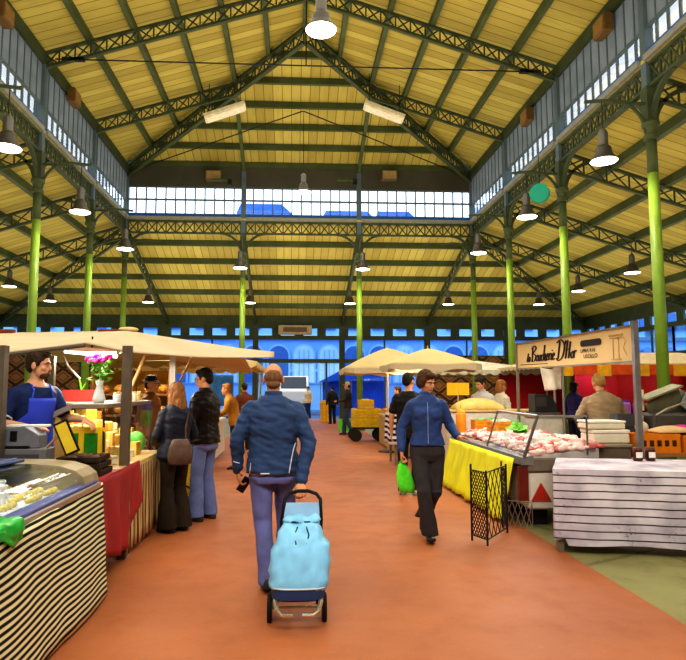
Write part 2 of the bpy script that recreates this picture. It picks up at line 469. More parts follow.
# ------------------------------------------------------------------ clerestory
def girder(a, b, label, n=12):
    a, b = V(a), V(b); t = thing('lattice_girder', label, 'girder', (a + b) / 2, group='cross braced girders below the clerestory')
    mb = MB(); z = V((0, 0, 1)); lattice(mb, a + z * 7.86, b + z * 7.86, a + z * 7.42, b + z * 7.42, n, w=.12, ch=.06, br=.04)
    mb.build('lattice', STEEL_D, t)
    d = (b - a).normalized()
    MB().bar(a + z * 7.97, b + z * 7.97, .3, .12).build('ledge', SILL, t)
bays = [(Y0, 3.3), (3.3, 7.3), (7.3, 11.3), (11.3, 15.3), (15.3, 19.3), (19.3, 23.3)]
_wn = [0]
def clerestory(a, b, lower, upper, n, hi, nrm):
    """one glazed bay from a to b: frame, lower panes, upper panes"""
    _wn[0] += 1; a, b = V(a), V(b); z = V((0, 0, 1)); d = (b - a); nrm = V(nrm)
    o = bpy.data.objects.new('window_%d' % _wn[0], None); COL.objects.link(o); o.location = a; struct(o)
    fr = MB()
    for k in range(n + 1):
        p = a + d * (k / n); fr.bar(p + z * lower[0], p + z * (upper[1]), .045, .05, nrm)
    for zz, h in ((lower[0], .09), ((lower[1] + upper[0]) / 2, .06), (upper[1], .06)):
        fr.bar(a + z * zz, b + z * zz, .06, h)
    fr.build('window_frame', SLATE, o)
    MB().bar(a + z * (lower[0] - .02) - nrm * .05, b + z * (lower[0] - .02) - nrm * .05, .03, .1).build('window_sill', SKYLIT_FR, o)
    g = MB(); g.grid(lambda u, v: a + d * u + z * (lower[0] + (lower[1] - lower[0]) * v) - nrm * .01, 1, 1); g.build('pane', PANE, o)
    g = MB(); g.grid(lambda u, v: a + d * u + z * (upper[0] + (upper[1] - upper[0]) * v) - nrm * .01, 1, 1); g.build('pane', hi, o)
for s, x0, nm in ((-1, XL, 'left'), (1, XR, 'right')):
    for i, (y0, y1) in enumerate(bays):
        clerestory((x0, y0, 0), (x0, y1, 0), (8.12, 8.6), (8.68, 9.7), 11, PANE_HI, (s, 0, 0))
        if i: girder((x0, y0 + .1, 0), (x0, y1 - .1, 0), 'cross braced girder under the %s clerestory, %s bay back' % (nm, ordn(i)))
    trim(MB().bar((x0, Y0, 9.82), (x0, YG, 9.82), .22, .3), STEEL_D)
for i in range(3):
    clerestory((GX[i], YG, 0), (GX[i + 1], YG, 0), (8.13, 8.68), (8.73, 9.2), 12, PANE, (0, 1, 0))
    girder((GX[i] + .1, YG, 0), (GX[i + 1] - .1, YG, 0), 'cross braced girder under the far gable windows, %s bay' % ('left', 'middle', 'right')[i])
struct(MB().bb((XL, YG - .04, 9.22), (XR, YG + .04, 10.0)).build('wall_gable', M('4d4a3c', .7, var=.2, scale=1.0)))

# ------------------------------------------------------------------ outer walls
def brick_mat(ix):
    t = NT('patterned brick'); vec, sp = t.xyz()
    p = t.math('DIVIDE', t.math('ADD', sp[ix], 50), 1.15); q = t.math('DIVIDE', sp[2], .85)
    a = t.math('ABSOLUTE', t.math('SUBTRACT', t.math('FRACT', t.math('ADD', p, q)), .5))
    b = t.math('ABSOLUTE', t.math('SUBTRACT', t.math('FRACT', t.math('ADD', t.math('SUBTRACT', p, q), 40)), .5))
    band = t.math('MINIMUM', a, b)
    dk = t.math('LESS_THAN', band, .1); md = t.math('LESS_THAN', t.math('ABSOLUTE', t.math('SUBTRACT', band, .24)), .035)
    c = t.mix(dk, lin('a8713f'), lin('3f2a1c')); c = t.mix(t.math('MULTIPLY', md, .8), c, lin('4f3320'))
    rows = t.math('LESS_THAN', t.math('FRACT', t.math('DIVIDE', sp[2], .075)), .16)
    c = t.mix(t.math('MULTIPLY', rows, .4), c, lin('b59a72'))
    c = t.mix(t.math('MULTIPLY', t.noise(vec, 6, 3), .3), c, lin('2b1c12'))
    t.col(c); return t.pr(.85, 0, .2)
BRICK_X, BRICK_Y = brick_mat(0), brick_mat(1)
struct(MB().bb((OL, YB, 0), (GX[0] - .1, YB + .25, 3.2)).build('wall_back', BRICK_X))
struct(MB().bb((GX[3] + .1, YB, 0), (OR_, YB + .25, 3.2)).build('wall_back', BRICK_X))
struct(MB().bb((OL - .25, Y0, 0), (OL, YB + .25, 3.0)).build('wall_left', BRICK_Y))
struct(MB().bb((OR_, Y0, 0), (OR_ + .25, YB + .25, 3.0)).build('wall_right', BRICK_Y))
struct(MB().bb((OL, Y0 - .25, 0), (OR_, Y0, 12)).build('wall_front', M('8a7a58', .8)))
# eaves beam, little window strip and big glazing of the end wall
trim(MB().bb((OL, YB - .06, 4.62), (OR_, YB + .14, 5.34)), STEEL_D)
trim(MB().bb((OL, YB - .06, 4.05), (OR_, YB + .14, 4.24)), STEEL_D)
def little_strip(p0, d, L, nm):
    """row of small square lights: piers between the openings"""
    n = int(L / 1.12); mb = MB(); p0, d = V(p0), V(d)
    for k in range(n + 1): mb.bar(p0 + d * (k * L / n) + V((0, 0, 4.43)), p0 + d * (k * L / n + .001) + V((0, 0, 4.43)), .1, .4) if False else mb.box(p0 + d * (k * L / n) + V((0, 0, 4.43)), (abs(d.x) * .34 + .1, abs(d.y) * .34 + .1, .4))
    trim(mb, STEEL_D)
little_strip((OL, YB, 0), (1, 0, 0), OR_ - OL, 'back')
little_strip((OR_ + .05, Y0, 0), (0, 1, 0), YB - Y0, 'right')
little_strip((OL - .05, Y0, 0), (0, 1, 0), YB - Y0, 'left')
for x in (OL - .05, OR_ + .05):
    trim(MB().bb((x - .1, Y0, 4.62), (x + .1, YB, 5.34)), STEEL_D)
    trim(MB().bb((x - .1, Y0, 4.05), (x + .1, YB, 4.24)), STEEL_D)
def glazing(p0, p1, z0, z1, n, mid=None):
    _wn[0] += 1; p0, p1 = V(p0), V(p1); d = p1 - p0; z = V((0, 0, 1))
    o = bpy.data.objects.new('window_%d' % _wn[0], None); COL.objects.link(o); o.location = p0; struct(o)
    fr = MB()
    for k in range(n + 1): fr.bar(p0 + d * (k / n) + z * z0, p0 + d * (k / n) + z * z1, .06, .08, d)
    fr.bar(p0 + z * z0, p1 + z * z0, .1, .1); fr.bar(p0 + z * z1, p1 + z * z1, .08, .08)
    if mid: fr.bar(p0 + z * mid, p1 + z * mid, .12, .2)
    fr.build('window_frame', STEEL, o)
    MB().grid(lambda u, v: p0 + d * u + z * (z0 + (z1 - z0) * v), 1, 1).build('pane', glass('cfe2ff', .08), o)
glazing((OL, YB + .1, 0), (GX[0], YB + .1, 0), 3.2, 4.1, 4)
glazing((GX[3], YB + .1, 0), (OR_, YB + .1, 0), 3.2, 4.1, 4)
glazing((GX[0], YB + .1, 0), (GX[1], YB + .1, 0), .1, 4.1, 2, 2.95)
glazing((GX[2], YB + .1, 0), (GX[3], YB + .1, 0), .1, 4.1, 2, 2.95)
glazing((GX[1], YB + .1, 0), (GX[2], YB + .1, 0), 2.95, 4.1, 1)
trim(MB().bb((GX[1], YB + .02, 2.85), (GX[2], YB + .18, 3.05)), STEEL)
for x in (OL, OR_):
    for k in range(5):
        glazing((x, Y0 + k * 7.54, 0), (x, Y0 + (k + 1) * 7.54, 0), 3.0, 4.1, 5)
for x in [OL + 4.2] + GX + [OR_ - 4.2]:
    trim(MB().bb((x - .14, YB - .1, 0), (x + .14, YB + .16, 5.0)), STEEL_D)
trim(MB().bb((1.66, YB + .02, 0), (1.76, YB + .12, 2.95)), STEEL_D)

# air heater box above the doorway
h = thing('air_heater', 'long beige air heater box fixed on the beam above the doorway', 'air heater', (.35, YB - .2, 4.5))
MB().bb((-.75, YB - .4, 4.28), (.95, YB - .06, 4.75), .03).build('casing', M('b6a283', .6), h)
MB().bb((-.5, YB - .43, 4.4), (.7, YB - .39, 4.63)).build('grille', M('6d5b40', .6), h)

# ------------------------------------------------------------------ pendant lamps
GLOW = bpy.data.materials.new('lamp glow'); GLOW.use_nodes = True
_b = GLOW.node_tree.nodes['Principled BSDF']; _b.inputs['Emission Color'].default_value = (1, .93, .78, 1); _b.inputs['Emission Strength'].default_value = 7.0
SHADE = M('524e46', .4, .4, var=.1)
HOUSE = M('6f6c64', .4, .6, var=.1)
def lamp_proto(loc, rod, label):
    t = thing('pendant_lamp', label, 'lamp', loc, group='industrial pendant lamps'); c = V(loc)
    MB().lathe(c, [(.255, 0), (.25, .02), (.19, .09), (.155, .16), (.145, .25), (.1, .3)], 22).build('lamp_shade', SHADE, t, smooth=True)
    MB().lathe(c + V((0, 0, -.012)), [(.24, 0), (.25, .012)], 22).build('diffuser', GLOW, t)
    MB().lathe(c, [(.085, .29), (.09, .33), (.09, .56), (.06, .62), (.02, .64)], 14).build('housing', HOUSE, t)
    MB().cyl(c + V((0, 0, .62)), c + V((0, 0, rod)), .012, n=6).build('rod', BLACKI, t)
    return t
lamps = []
NM = ['nearest column, overhead to the side', 'column closest to the camera in view', 'middle column', 'last column before the gable']
for nm, pl in (('right', ((604, 161, 11.3), (527, 217, 15.3), (478.5, 253, 19.3))), ('left', ((7, 148, 11.3), (80, 212, 15.3), (125, 249, 19.3)))):
    for (px, py, Y), d in zip(pl, NM[1:]):
        p = at(px, py, Y); lamps.append((p.x, Y, p.z, 7.12 - p.z, 'grey pendant lamp on an arm from the %s %s' % (nm, d)))
lamps += [(XR - 1.15, 7.3, 5.78, 1.3, 'grey pendant lamp on an arm from the right nearest column, overhead'), (XL + 1.2, 7.3, 5.78, 1.3, 'grey pendant lamp on an arm from the left nearest column, overhead')]
lamps += [(GX[1], YG - 1.25, 5.85, 1.25, 'pendant lamp in front of the left middle gable column'),
          (GX[2], YG - 1.25, 5.85, 1.25, 'pendant lamp in front of the right middle gable column'),
          (XC + .02, 20.1, 8.05, 2.75, 'small pendant lamp hanging on a long rod before the gable windows')]
p = at(321, 30, 9.6); lamps.append((p.x, p.y, p.z, 4.4, 'big bright pendant lamp at the top centre, hanging from the ridge'))
for x, nm in ((XL, 'far left'), (GX[1], 'left middle'), (GX[2], 'right middle'), (XR, 'far right')):
    lamps.append((x, 27.2, 5.3, 1.0, 'small pendant lamp in the end aisle behind the %s column' % nm))
for s, x, nm in ((1, 11.15, 'right'), (-1, -10.6, 'left')):
    for y, d in ((15.6, 'nearest'), (19.6, 'second'), (23.5, 'third'), (27.4, 'farthest')):
        lamps.append((x, y, 5.35, 1.0, 'pendant lamp under the sloping %s aisle roof, %s of its row' % (nm, d)))
lamps = [(a_, b_, c_, round(d_, 2), e_) for a_, b_, c_, d_, e_ in lamps]
_pr = {}
for (x, y, z, rod, lab) in lamps:
    if rod not in _pr: o = _pr[rod] = lamp_proto((x, y, z), rod, lab)
    else: o = dup(_pr[rod], (x, y, z), label=lab)
    ld = bpy.data.lights.new('lamp_light', 'SPOT'); ld.energy = LAMP_W; ld.color = (1, .93, .8)
    ld.shadow_soft_size = .2; ld.spot_size = math.radians(165); ld.spot_blend = .6
    lo = bpy.data.objects.new('lamp_light', ld); COL.objects.link(lo); lo.location = (x, y, z - .03)

# long heater panels slung under the hip, loudspeakers, floodlights and the round disc
for px, nm, tilt in ((225, 'left', -.35), (384, 'right', .35)):
    q = at(px, 112, 18.3); t = thing('heater_panel', 'long pale radiant heater panel slung under the %s hip of the roof' % nm, 'heater', q)
    R = Matrix.Rotation(tilt, 3, 'Y')
    MB().box(q, (1.3, .5, .1), rot=R).build('casing', M('d8cfae', .5), t)
    MB().box(q - R @ V((0, 0, .07)), (1.18, .4, .04), rot=R).build('reflector', M('e8dcc0', .4), t)
    for sx in (-.5, .5): MB().cyl(q + R @ V((sx, 0, .05)), q + R @ V((sx, 0, .05)) + V((0, 0, 1.0)), .012, n=6).build('hanger', BLACKI, t)
for px, nm in ((214, 'left'), (389, 'right')):
    q = at(px, 176, YG - .2); t = thing('loudspeaker', 'small beige loudspeaker box above the %s gable windows' % nm, 'loudspeaker', q)
    MB().box(q, (.62, .3, .38), bevel=.02).build('casing', M('5f5236', .6), t)
    MB().box(q - V((0, .16, 0)), (.52, .02, .3)).build('grille', M('a58a5a', .7), t)
for px, nm in ((222, 'left'), (347, 'right')):
    q = at(px, 180, YG - .5); t = thing('floodlight', 'small floodlight on a bar above the middle gable windows, %s one' % nm, 'floodlight', q)
    MB().box(q, (.75, .12, .06)).build('bar', STEEL, t)
    MB().box(q + V((.3, -.1, -.12)), (.14, .16, .22)).build('head', BLACKI, t)
for px, py, s, x, nm in ((603, 27, 1, XR - .2, 'nearest on the right clerestory'), (527, 117, 1, XR - .2, 'second on the right clerestory'), (74, 98, -1, XL + .2, 'on the left clerestory'), (4, 14, -1, XL + .2, 'nearest on the left clerestory')):
    q = ax(px, py, x); t = thing('wall_mounted_loudspeaker', 'brown loudspeaker box fixed %s' % nm, 'loudspeaker', q)
    MB().box(q, (.22, .5, .4), bevel=.02).build('casing', M('6b4f2a', .6), t)
    MB().box(q - V((s * .115, 0, 0)), (.02, .42, .32)).build('grille', M('94713a', .7), t)
q = at(539, 194, 15.0)
t = thing('round_disc', 'teal green round disc hanging beside the right row of columns', 'disc', q)
MB().cyl(q + V((-.04, -.1, 0)), q + V((.04, .02, 0)), .24, .24, 28).build('disc', M('1f9a80', .5, var=.05), t)
MB().cyl(q + V((0, -.04, .22)), V((q.x, q.y - .04, 7.45)), .01, n=6).build('cord', BLACKI, t)

# ------------------------------------------------------------------ outside: street front seen through the glass
BW = M('74b2f0', .8, var=.12, scale=.4); BLT = M('8cc4f4', .8, var=.1, scale=.4); BDK = M('2c68b8', .5, var=.2); BLW = M('a8d8fa', .6, var=.1)  # blue daylight put into the wall colours, indoor light into the pale panes
b = thing('building', 'long blue lit arcaded building across the street behind the hall', 'building', (2, 46, 0))
MB().bb((-30, 46, -.04), (36, 52, 8.6)).build('wall', BW, b)
MB().bb((-30, 45.75, 5.15), (36, 46.05, 5.5)).build('cornice', BLT, b)
MB().bb((-30, 45.9, 2.75), (36, 46.05, 2.95)).build('string_course', BLT, b)
k = 0; x = -23.5
while x < 32:
    lit = (k % 3 != 1)
    w = .72
    def arch(w, z0, z1, y):
        return [V((x - w, y, z0))] + [V((x + w, y, z0))] + [V((x + w * math.cos(a), y, z1 + w * math.sin(a))) for a in [PI * j / 10 for j in range(11)]]
    f = MB().prism(arch(w + .14, 1.9, 3.95, 45.86), (0, .16, 0)).build('arch', BLT, b)
    MB().prism(arch(w, 1.98, 3.95, 45.82), (0, .1, 0)).build('pane', BLW if k % 4 in (1, 2) else BDK, f)
    if k % 4 in (1, 2):
        mb = MB()
        for dx in (-.35, 0, .35): mb.box((x + dx, 45.79, 3.2), (.05, .04, 2.4))
        mb.box((x, 45.79, 3.4), (1.4, .04, .05)); mb.build('glazing_bar', BW, f)
    MB().bb((x - .5, 45.85, 5.9), (x + .5, 46.02, 7.3)).build('window', BDK, b)
    x += 1.87; k += 1
for (x0, x1, z, y, lab) in ((-5.4, -.4, 19.6, 60, 'tall blue building roof glimpsed low through the left middle clerestory panes'), (3.0, 8.2, 19.3, 61, 'tall blue building glimpsed low through the right middle clerestory panes'), (8.6, 12.8, 19.9, 63, 'farthest blue rooftop glimpsed low through the right clerestory panes')):
    b = thing('building', lab, 'building', ((x0 + x1) / 2, y, 0))
    MB().bb((x0, y, -.04), (x1, y + 6, z - .9)).build('wall', BW, b)
    MB().prism([(x0 - .2, y - .2, z - .9), (x1 + .2, y - .2, z - .9), (x1 - .8, y - .2, z), (x0 + .2, y - .2, z)], (0, 6.4, 0)).build('roof', M('2a6cc4', .7), b)
# ------------------------------------------------------------------ people
SKIN = M('d0946c', .5, var=.08, scale=20, spec=.3)
SKIN_P = M('d29a78', .5, var=.08, scale=20, spec=.3)
EYEW = M('e8e4e0', .3, var=0); EYED = M('20140e', .3, var=0); LIP = M('a0524a', .5, var=.1)
def ring(c, x, y, hw, hd, n=20, e=2.4):
    out = []
    for k in range(n):
        a = 2 * PI * k / n; ca, sa = math.cos(a), math.sin(a)
        out.append(c + x * (hw * math.copysign(abs(ca) ** (2 / e), ca)) + y * (hd * math.copysign(abs(sa) ** (2 / e), sa)))
    return out
def hand(mb, w, d, palm, thumb, curl=.5, s=1.0, spread=.004):
    """palm and five fingers; d = along the hand, palm = direction the palm faces, thumb = side the thumb is on"""
    w = V(w); d = V(d).normalized(); palm = V(palm); palm = (palm - d * palm.dot(d)).normalized()
    side = d.cross(palm).normalized()
    if side.dot(V(thumb)) < 0: side = -side
    r = lambda t, hw, ht: ring(w + d * (t * s), side, palm, hw * s, ht * s, 12, 2.6)
    mb.loft([r(-.02, .026, .02), r(.0, .027, .019), r(.03, .037, .016), (r(.065, .042, .014)), r(.088, .04, .012)])
    for i, (o, L) in enumerate(((.031, .072), (.0105, .081), (-.0105, .076), (-.031, .060))):
        p = w + d * (.082 * s) + side * (o * s); a = curl * (.55 + .08 * i); dd = d + side * (o * .9); dd.normalize()
        for j, fr in enumerate((.45, .32, .25)):
            v = dd * math.cos(a) + palm * math.sin(a); q = p + v * (L * fr * s)
            mb.caps(p, q, (.0092 - .0009 * j) * s, (.0086 - .0009 * j) * s, 8); p = q; a += curl * (.75 + .1 * i)
    p = w + d * (.022 * s) + side * (.028 * s); v = (d * .62 + side * .75 + palm * (.25 + .35 * curl)).normalized()
    q = p + v * (.042 * s); mb.caps(p, q, .0125 * s, .0105 * s, 8)
    v = (d * .85 + side * (.45 - .5 * curl) + palm * (.2 + .7 * curl)).normalized(); q2 = q + v * (.034 * s); mb.caps(q, q2, .0102 * s, .0085 * s, 8)

def surf(me_obj, pts, d, off=.003, sc=1.0):
    """drop local points onto the surface of a garment along d"""
    from mathutils.bvhtree import BVHTree
    me = me_obj.data; t = BVHTree.FromPolygons([v.co for v in me.vertices], [p.vertices[:] for p in me.polygons])
    out = []; d = V(d).normalized()
    for p in pts:
        h = t.ray_cast(V(p) * sc - d * 1.0, d)
        if h[0] is not None: out.append(h[0] - d * off)
    return out

def person(label, loc, rz, H=1.75, pose=None, top='2a3a66', legs='4a4f80', shoe='2a211c', hair='short', haircol='2b1c12', skin=None,
           vox=.007, woman=False, stout=1.0, hem=-.2, sleeve=1.0, flare=.07, face=True, collar=True, fingers=True, top_rough=.6, short_sleeve=False, wrinkle=.006, group=None, top_mat=None):
    P = pose or {}; k = H / 1.75; skin = skin or SKIN
    t = thing('person', label, 'person', loc, rz, group)
    S = lambda p: V(p) * k
    pel = S(P.get('pel', (0, 0, .93))); neck = S(P.get('neck', (0, 0, 1.47)))
    ax_ = (neck - pel).normalized(); tw = P.get('twist', 0.0)
    xr = V((math.cos(tw), math.sin(tw), 0)); yr = ax_.cross(xr).normalized(); xr = yr.cross(ax_).normalized()
    if yr.y < 0: yr = -yr
    L = (neck - pel).length
    shw = (.152 if woman else .17) * k * (1 + (stout - 1) * .5)
    hd_ = S(P['head']) if 'head' in P else neck + ax_ * (.155 * k) + V((0, .02 * k, 0))
    J = {}
    for s, c in ((1, 'R'), (-1, 'L')):
        J['sh' + c] = S(P['sh' + c]) if 'sh' + c in P else neck - ax_ * (.095 * k) + xr * (s * shw)
        J['el' + c] = S(P.get('el' + c, (s * .25, -.03, 1.13)))
        J['wr' + c] = S(P.get('wr' + c, (s * .27, .04, .88)))
        J['hip' + c] = pel + V((s * .09 * k, 0, -.03 * k)); J['kn' + c] = S(P.get('kn' + c, (s * .1, .02, .5)))
        J['an' + c] = S(P.get('an' + c, (s * .1, -.03, .09)))
    hw = stout
    prof = [(-.22, .135, .10), (-.10, .172 + (.012 if woman else 0), .122), (.06, .170 + (.006 if woman else 0), .118), (.30, .150 - (.02 if woman else 0), .105), (.55, .162 - (.014 if woman else 0), .118),
            (.74, .174 - (.016 if woman else 0), .118), (.88, .150 - (.012 if woman else 0), .098), (.96, .105, .085), (1.02, .072, .068), (1.07, .056, .056)]
    def torso(mb, e, t0, t1, hemw=0):
        rr = []
        for (tt, a, b) in prof:
            if tt < t0 - .001 or tt > t1: continue
            rr.append(ring(pel + ax_ * (tt * L), xr, yr, (a * hw + e) * k, (b * hw + e) * k))
        if woman:
            for s in (-1, 1): mb.ell(pel + ax_ * (.66 * L) + xr * (s * .07 * k) + yr * (.085 * k), (.062 * k + e, .05 * k + e, .06 * k + e))
        mb.loft(rr)
    # the body: one continuous surface
    mb = MB(); torso(mb, -.006, -.3, 2)
    mb.caps(neck - ax_ * .06 * k, hd_ - V((0, .02, .06)) * k, .056 * k, .052 * k)
    yaw, nod = P.get('look', (0, 0)); Rh = Matrix.Rotation(yaw, 3, 'Z') @ Matrix.Rotation(nod, 3, 'X')
    hp = lambda x, y, z: hd_ + Rh @ (V((x, y, z)) * k)
    mb.ell(hp(0, -.012, .028), V((.074, .094, .092)) * k, 18, 14, Rh)
    mb.ell(hp(0, .028, -.045), V((.058, .066, .072)) * k, 16, 12, Rh)
    mb.ell(hp(0, .062, -.088), V((.028, .028, .024)) * k, 10, 8, Rh)
    mb.ell(hp(0, .07, .022), V((.052, .022, .014)) * k, 12, 8, Rh)
    mb.caps(hp(0, .084, .010), hp(0, .101, -.026), .009 * k, .0125 * k, 8)
    for s in (-1, 1):
        mb.ell(hp(s * .077, -.008, -.012), V((.012, .022, .034)) * k, 8, 8, Rh); mb.ell(hp(s * .04, .06, -.028), V((.024, .024, .02)) * k, 8, 6, Rh)
    for c, s in (('R', 1), ('L', -1)):
        mb.caps(J['sh' + c], J['el' + c], .05 * k, .04 * k); mb.caps(J['el' + c], J['wr' + c], .041 * k, .027 * k)
        d = V(P['hd' + c]) if 'hd' + c in P else (J['wr' + c] - J['el' + c])
        pm = P.get('pm' + c, (-s, .2, 0)); th = P.get('th' + c, (0, 1, .2)); cu = P.get('cu' + c, .45)
        if fingers: hand(mb, J['wr' + c] + V(d).normalized() * .012, d, pm, th, cu, k * (.94 if woman else 1.0))
        else: mb.caps(J['wr' + c], J['wr' + c] + V(d).normalized() * .1 * k, .03 * k, .03 * k, 8)
        mb.caps(J['hip' + c], J['kn' + c], .08 * k, .052 * k); mb.caps(J['kn' + c], J['an' + c], .053 * k, .036 * k)
    body = remesh(mb, 'body', skin, t, vox if fingers else vox * 1.4, 2)
    # face features and hair
    if face:
        for s in (-1, 1):
            e = MB(); e.ell(hp(s * .031, .0805, -.001), V((.0115, .006, .0055)) * k, 10, 8, Rh); eo = e.build('eye', EYEW, t, world=False, smooth=True)
            e = MB(); e.ell(hp(s * .031, .0845, -.001), V((.0055, .004, .0052)) * k, 8, 6, Rh); e.build('pupil', EYED, eo, world=False, smooth=True)
            e = MB(); e.tube([hp(s * .014, .094, .021), hp(s * .032, .094, .027), hp(s * .052, .082, .019)], .0045 * k, 6); e.build('eyebrow', M(haircol if hair != 'bald' else '5a4632', .8), t, world=False)
        e = MB(); e.ell(hp(0, .09, -.062), V((.024, .011, .007)) * k, 12, 8, Rh); e.build('mouth', LIP, t, world=False, smooth=True)
    hm = M(haircol, .55, var=.3, scale=60, bump=.5, bscale=120, stretch=(1, 1, .25))
    hn = lambda co: .004 * k * noise.noise(co * 70)
    h = MB()
    if hair == 'short':
        h.ell(hp(0, -.022, .042), V((.082, .097, .092)) * k, 18, 14, Rh); h.ell(hp(0, -.06, -.0), V((.072, .055, .075)) * k, 14, 10, Rh)
        h.ell(hp(0, .045, .092), V((.06, .048, .026)) * k, 12, 8, Rh)
        for s in (-1, 1): h.ell(hp(s * .068, .012, .025), V((.014, .03, .042)) * k, 8, 8, Rh)
    elif hair == 'pixie':
        h.ell(hp(0, -.022, .045), V((.086, .101, .092)) * k, 18, 14, Rh); h.ell(hp(0, -.06, -.01), V((.078, .06, .085)) * k, 14, 10, Rh)
        h.ell(hp(0, .05, .085), V((.066, .05, .032)) * k, 12, 8, Rh)
        for s in (-1, 1): h.ell(hp(s * .074, .01, .0), V((.02, .05, .06)) * k, 10, 8, Rh)
        hn = lambda co: .006 * k * noise.noise(V((co.x * 55, co.y * 55, co.z * 25)))
    elif hair == 'bald':
        h.ell(hp(0, -.032, .012), V((.0775, .080, .060)) * k, 18, 12, Rh); h.ell(hp(0, -.05, .03), V((.062, .062, .058)) * k, 14, 10, Rh); h.ell(hp(0, -.06, -.045), V((.058, .045, .04)) * k, 12, 10, Rh)
        hn = lambda co: .002 * k * noise.noise(co * 80)
    elif hair in ('long', 'bob'):
        h.ell(hp(0, -.02, .045), V((.088, .104, .092)) * k, 18, 14, Rh); h.ell(hp(0, -.055, -.04), V((.092, .07, .11)) * k, 14, 12, Rh)
        if hair == 'long':
            h.ell(hp(0, -.07, -.14), V((.098, .06, .12)) * k, 14, 12, Rh)
            for s in (-1, 1): h.ell(hp(s * .075, -.01, -.09), V((.03, .05, .13)) * k, 10, 10, Rh)
        hn = lambda co: .006 * k * noise.noise(V((co.x * 60, co.y * 60, co.z * 12)))
    elif hair in ('hat', 'cap'):
        h.ell(hp(0, -.03, -.0), V((.08, .085, .07)) * k, 14, 10, Rh)
    remesh(h, 'hair', hm, t, .007 if fingers else .012, 2, hn)
    if hair in ('hat', 'cap'):
        hm2 = M(P.get('hatcol', '1e1a18'), .8); q = MB()
        q.lathe(hp(0, -.01, .05), [(.135 if hair == 'hat' else .09, 0), (.14 if hair == 'hat' else .092, .006), (.09, .014), (.092, .05), (.078, .09), (.03, .1)], 20, axis=Rh @ V((0, 0, 1)))
        if hair == 'cap': q.prism([hp(-.06, .06, .055), hp(.06, .06, .055), hp(.045, .15, .04), (hp(-.045, .15, .04))], Rh @ V((0, 0, .01)))
        q.build('hat', hm2, t, world=False, smooth=False)
    # clothes
    tm = top_mat or M(top, top_rough, var=.22, scale=7, bump=.25, bscale=60, spec=.25)
    mb = MB(); torso(mb, .02, hem, .97 if collar == 'polo' else 1.03)
    for c in 'RL': mb.caps(neck - ax_ * (.035 * k), J['sh' + c], .066 * k, .066 * k)
    if collar == 'polo':
        for s_ in (-1, 1): mb.caps(neck + xr * (s_ * .062 * k) - ax_ * .01 * k - yr * .01, neck + xr * (s_ * .03 * k) + yr * (.085 * k) - ax_ * (.035 * k), .022 * k, .014 * k, 8)
    elif collar:
        mb.loft([ring(neck + ax_ * (a * k), xr, yr, r * k, r * k * 1.02, 16, 2) for a, r in ((-.06, .10), (-.01, .08), (.03, .071), (.052, .072))])
    for c in 'RL':
        if short_sleeve:
            mb.caps(J['sh' + c], J['sh' + c].lerp(J['el' + c], .72), .07 * k * sleeve, .066 * k * sleeve)
        else:
            e1, w1 = J['el' + c], J['wr' + c]
            mb.caps(J['sh' + c], e1, .068 * k * sleeve, .056 * k * sleeve); mb.caps(e1, e1.lerp(w1, .93), .058 * k * sleeve, .043 * k * sleeve)
    wf = lambda co: wrinkle * (noise.noise(V((co.x * 7, co.y * 7, co.z * 20 + co.x * 8)) * 1.0) + .6 * noise.noise(V((co.x * 16 + co.z * 8, co.y * 16, co.z * 30))))
    jk = remesh(mb, 'jacket' if not short_sleeve else 'shirt', tm, t, .0095 if fingers else .016, 3, wf)
    lm = M(legs, .75, var=.2, scale=9, bump=.2, bscale=90, spec=.2)
    mb = MB()
    mb.loft([ring(pel + ax_ * (a * L), xr, yr, (w * hw + .012) * k, (d * hw + .012) * k) for a, w, d in (((-.24, .13, .105), (-.16, .16, .115), (-.06, .14, .09), (.0, .12, .08)) if hem < -.08 else ((-.24, .13, .105), (-.1, .176, .123), (.03, .168, .112), (.08, .14, .09)))])
    for c in 'RL':
        K, A = J['kn' + c], J['an' + c]; dd = (A - K).normalized(); u, vv = V((1, 0, 0)), V((0, 1, 0))
        mb.caps(J['hip' + c], K, .1 * k * (.9 + .1 * hw), .073 * k)
        mb.loft([ring(K + (A - K) * q, u, vv, r * k, r * 1.08 * k, 14, 2) for q, r in ((-.05, .068), (.0, .073), (.35, (.068 + flare) / 2 + .002), (.8, flare), (1.1, flare * 1.03))])
    wf2 = lambda co: wrinkle * .9 * noise.noise(V((co.x * 14, co.y * 10, co.z * 9)))
    remesh(mb, 'trousers', lm, t, .0095 if fingers else .016, 2, wf2)
    sm = M(shoe, .45, var=.2)
    for c, s in (('R', 1), ('L', -1)):
        A = J['an' + c]; fy, fp = P.get('ft' + c, (-.12 * s, 0.0))
        R = Matrix.Rotation(fy, 3, 'Z') @ Matrix.Rotation(fp, 3, 'X'); o = A + R @ V((0, 0, -.085 * k))
        q = MB(); rr = []
        for y, hwd, ht in ((-.085, .02, .05), (-.075, .034, .075), (-.04, .039, .095), (.02, .04, .088), (.07, .046, .062), (.13, .048, .048), (.165, .038, .036), (.182, .015, .024)):
            rr.append([o + R @ (V((hwd * x, y, z * ht)) * k) for x, z in ((-.85, 0), (.85, 0), (1, .2), (1, .55), (.6, .95), (0, 1.0), (-.6, .95), (-1, .55), (-1, .2))])
        q.loft(rr); q.build('shoe', sm, t, world=False, smooth=True)
    def front(tt, u, off):
        for (t0, a0, b0), (t1, a1, b1) in zip(prof, prof[1:]):
            if tt <= t1: break
        q = max(0, min(1, (tt - t0) / (t1 - t0))); a = (a0 + (a1 - a0) * q) * hw + off; b = (b0 + (b1 - b0) * q) * hw + off
        return pel + ax_ * (tt * L) + xr * (math.sin(u) * a * k) + yr * (math.cos(u) * b * k)
    J['front'] = front
    return t, J, jk, hp

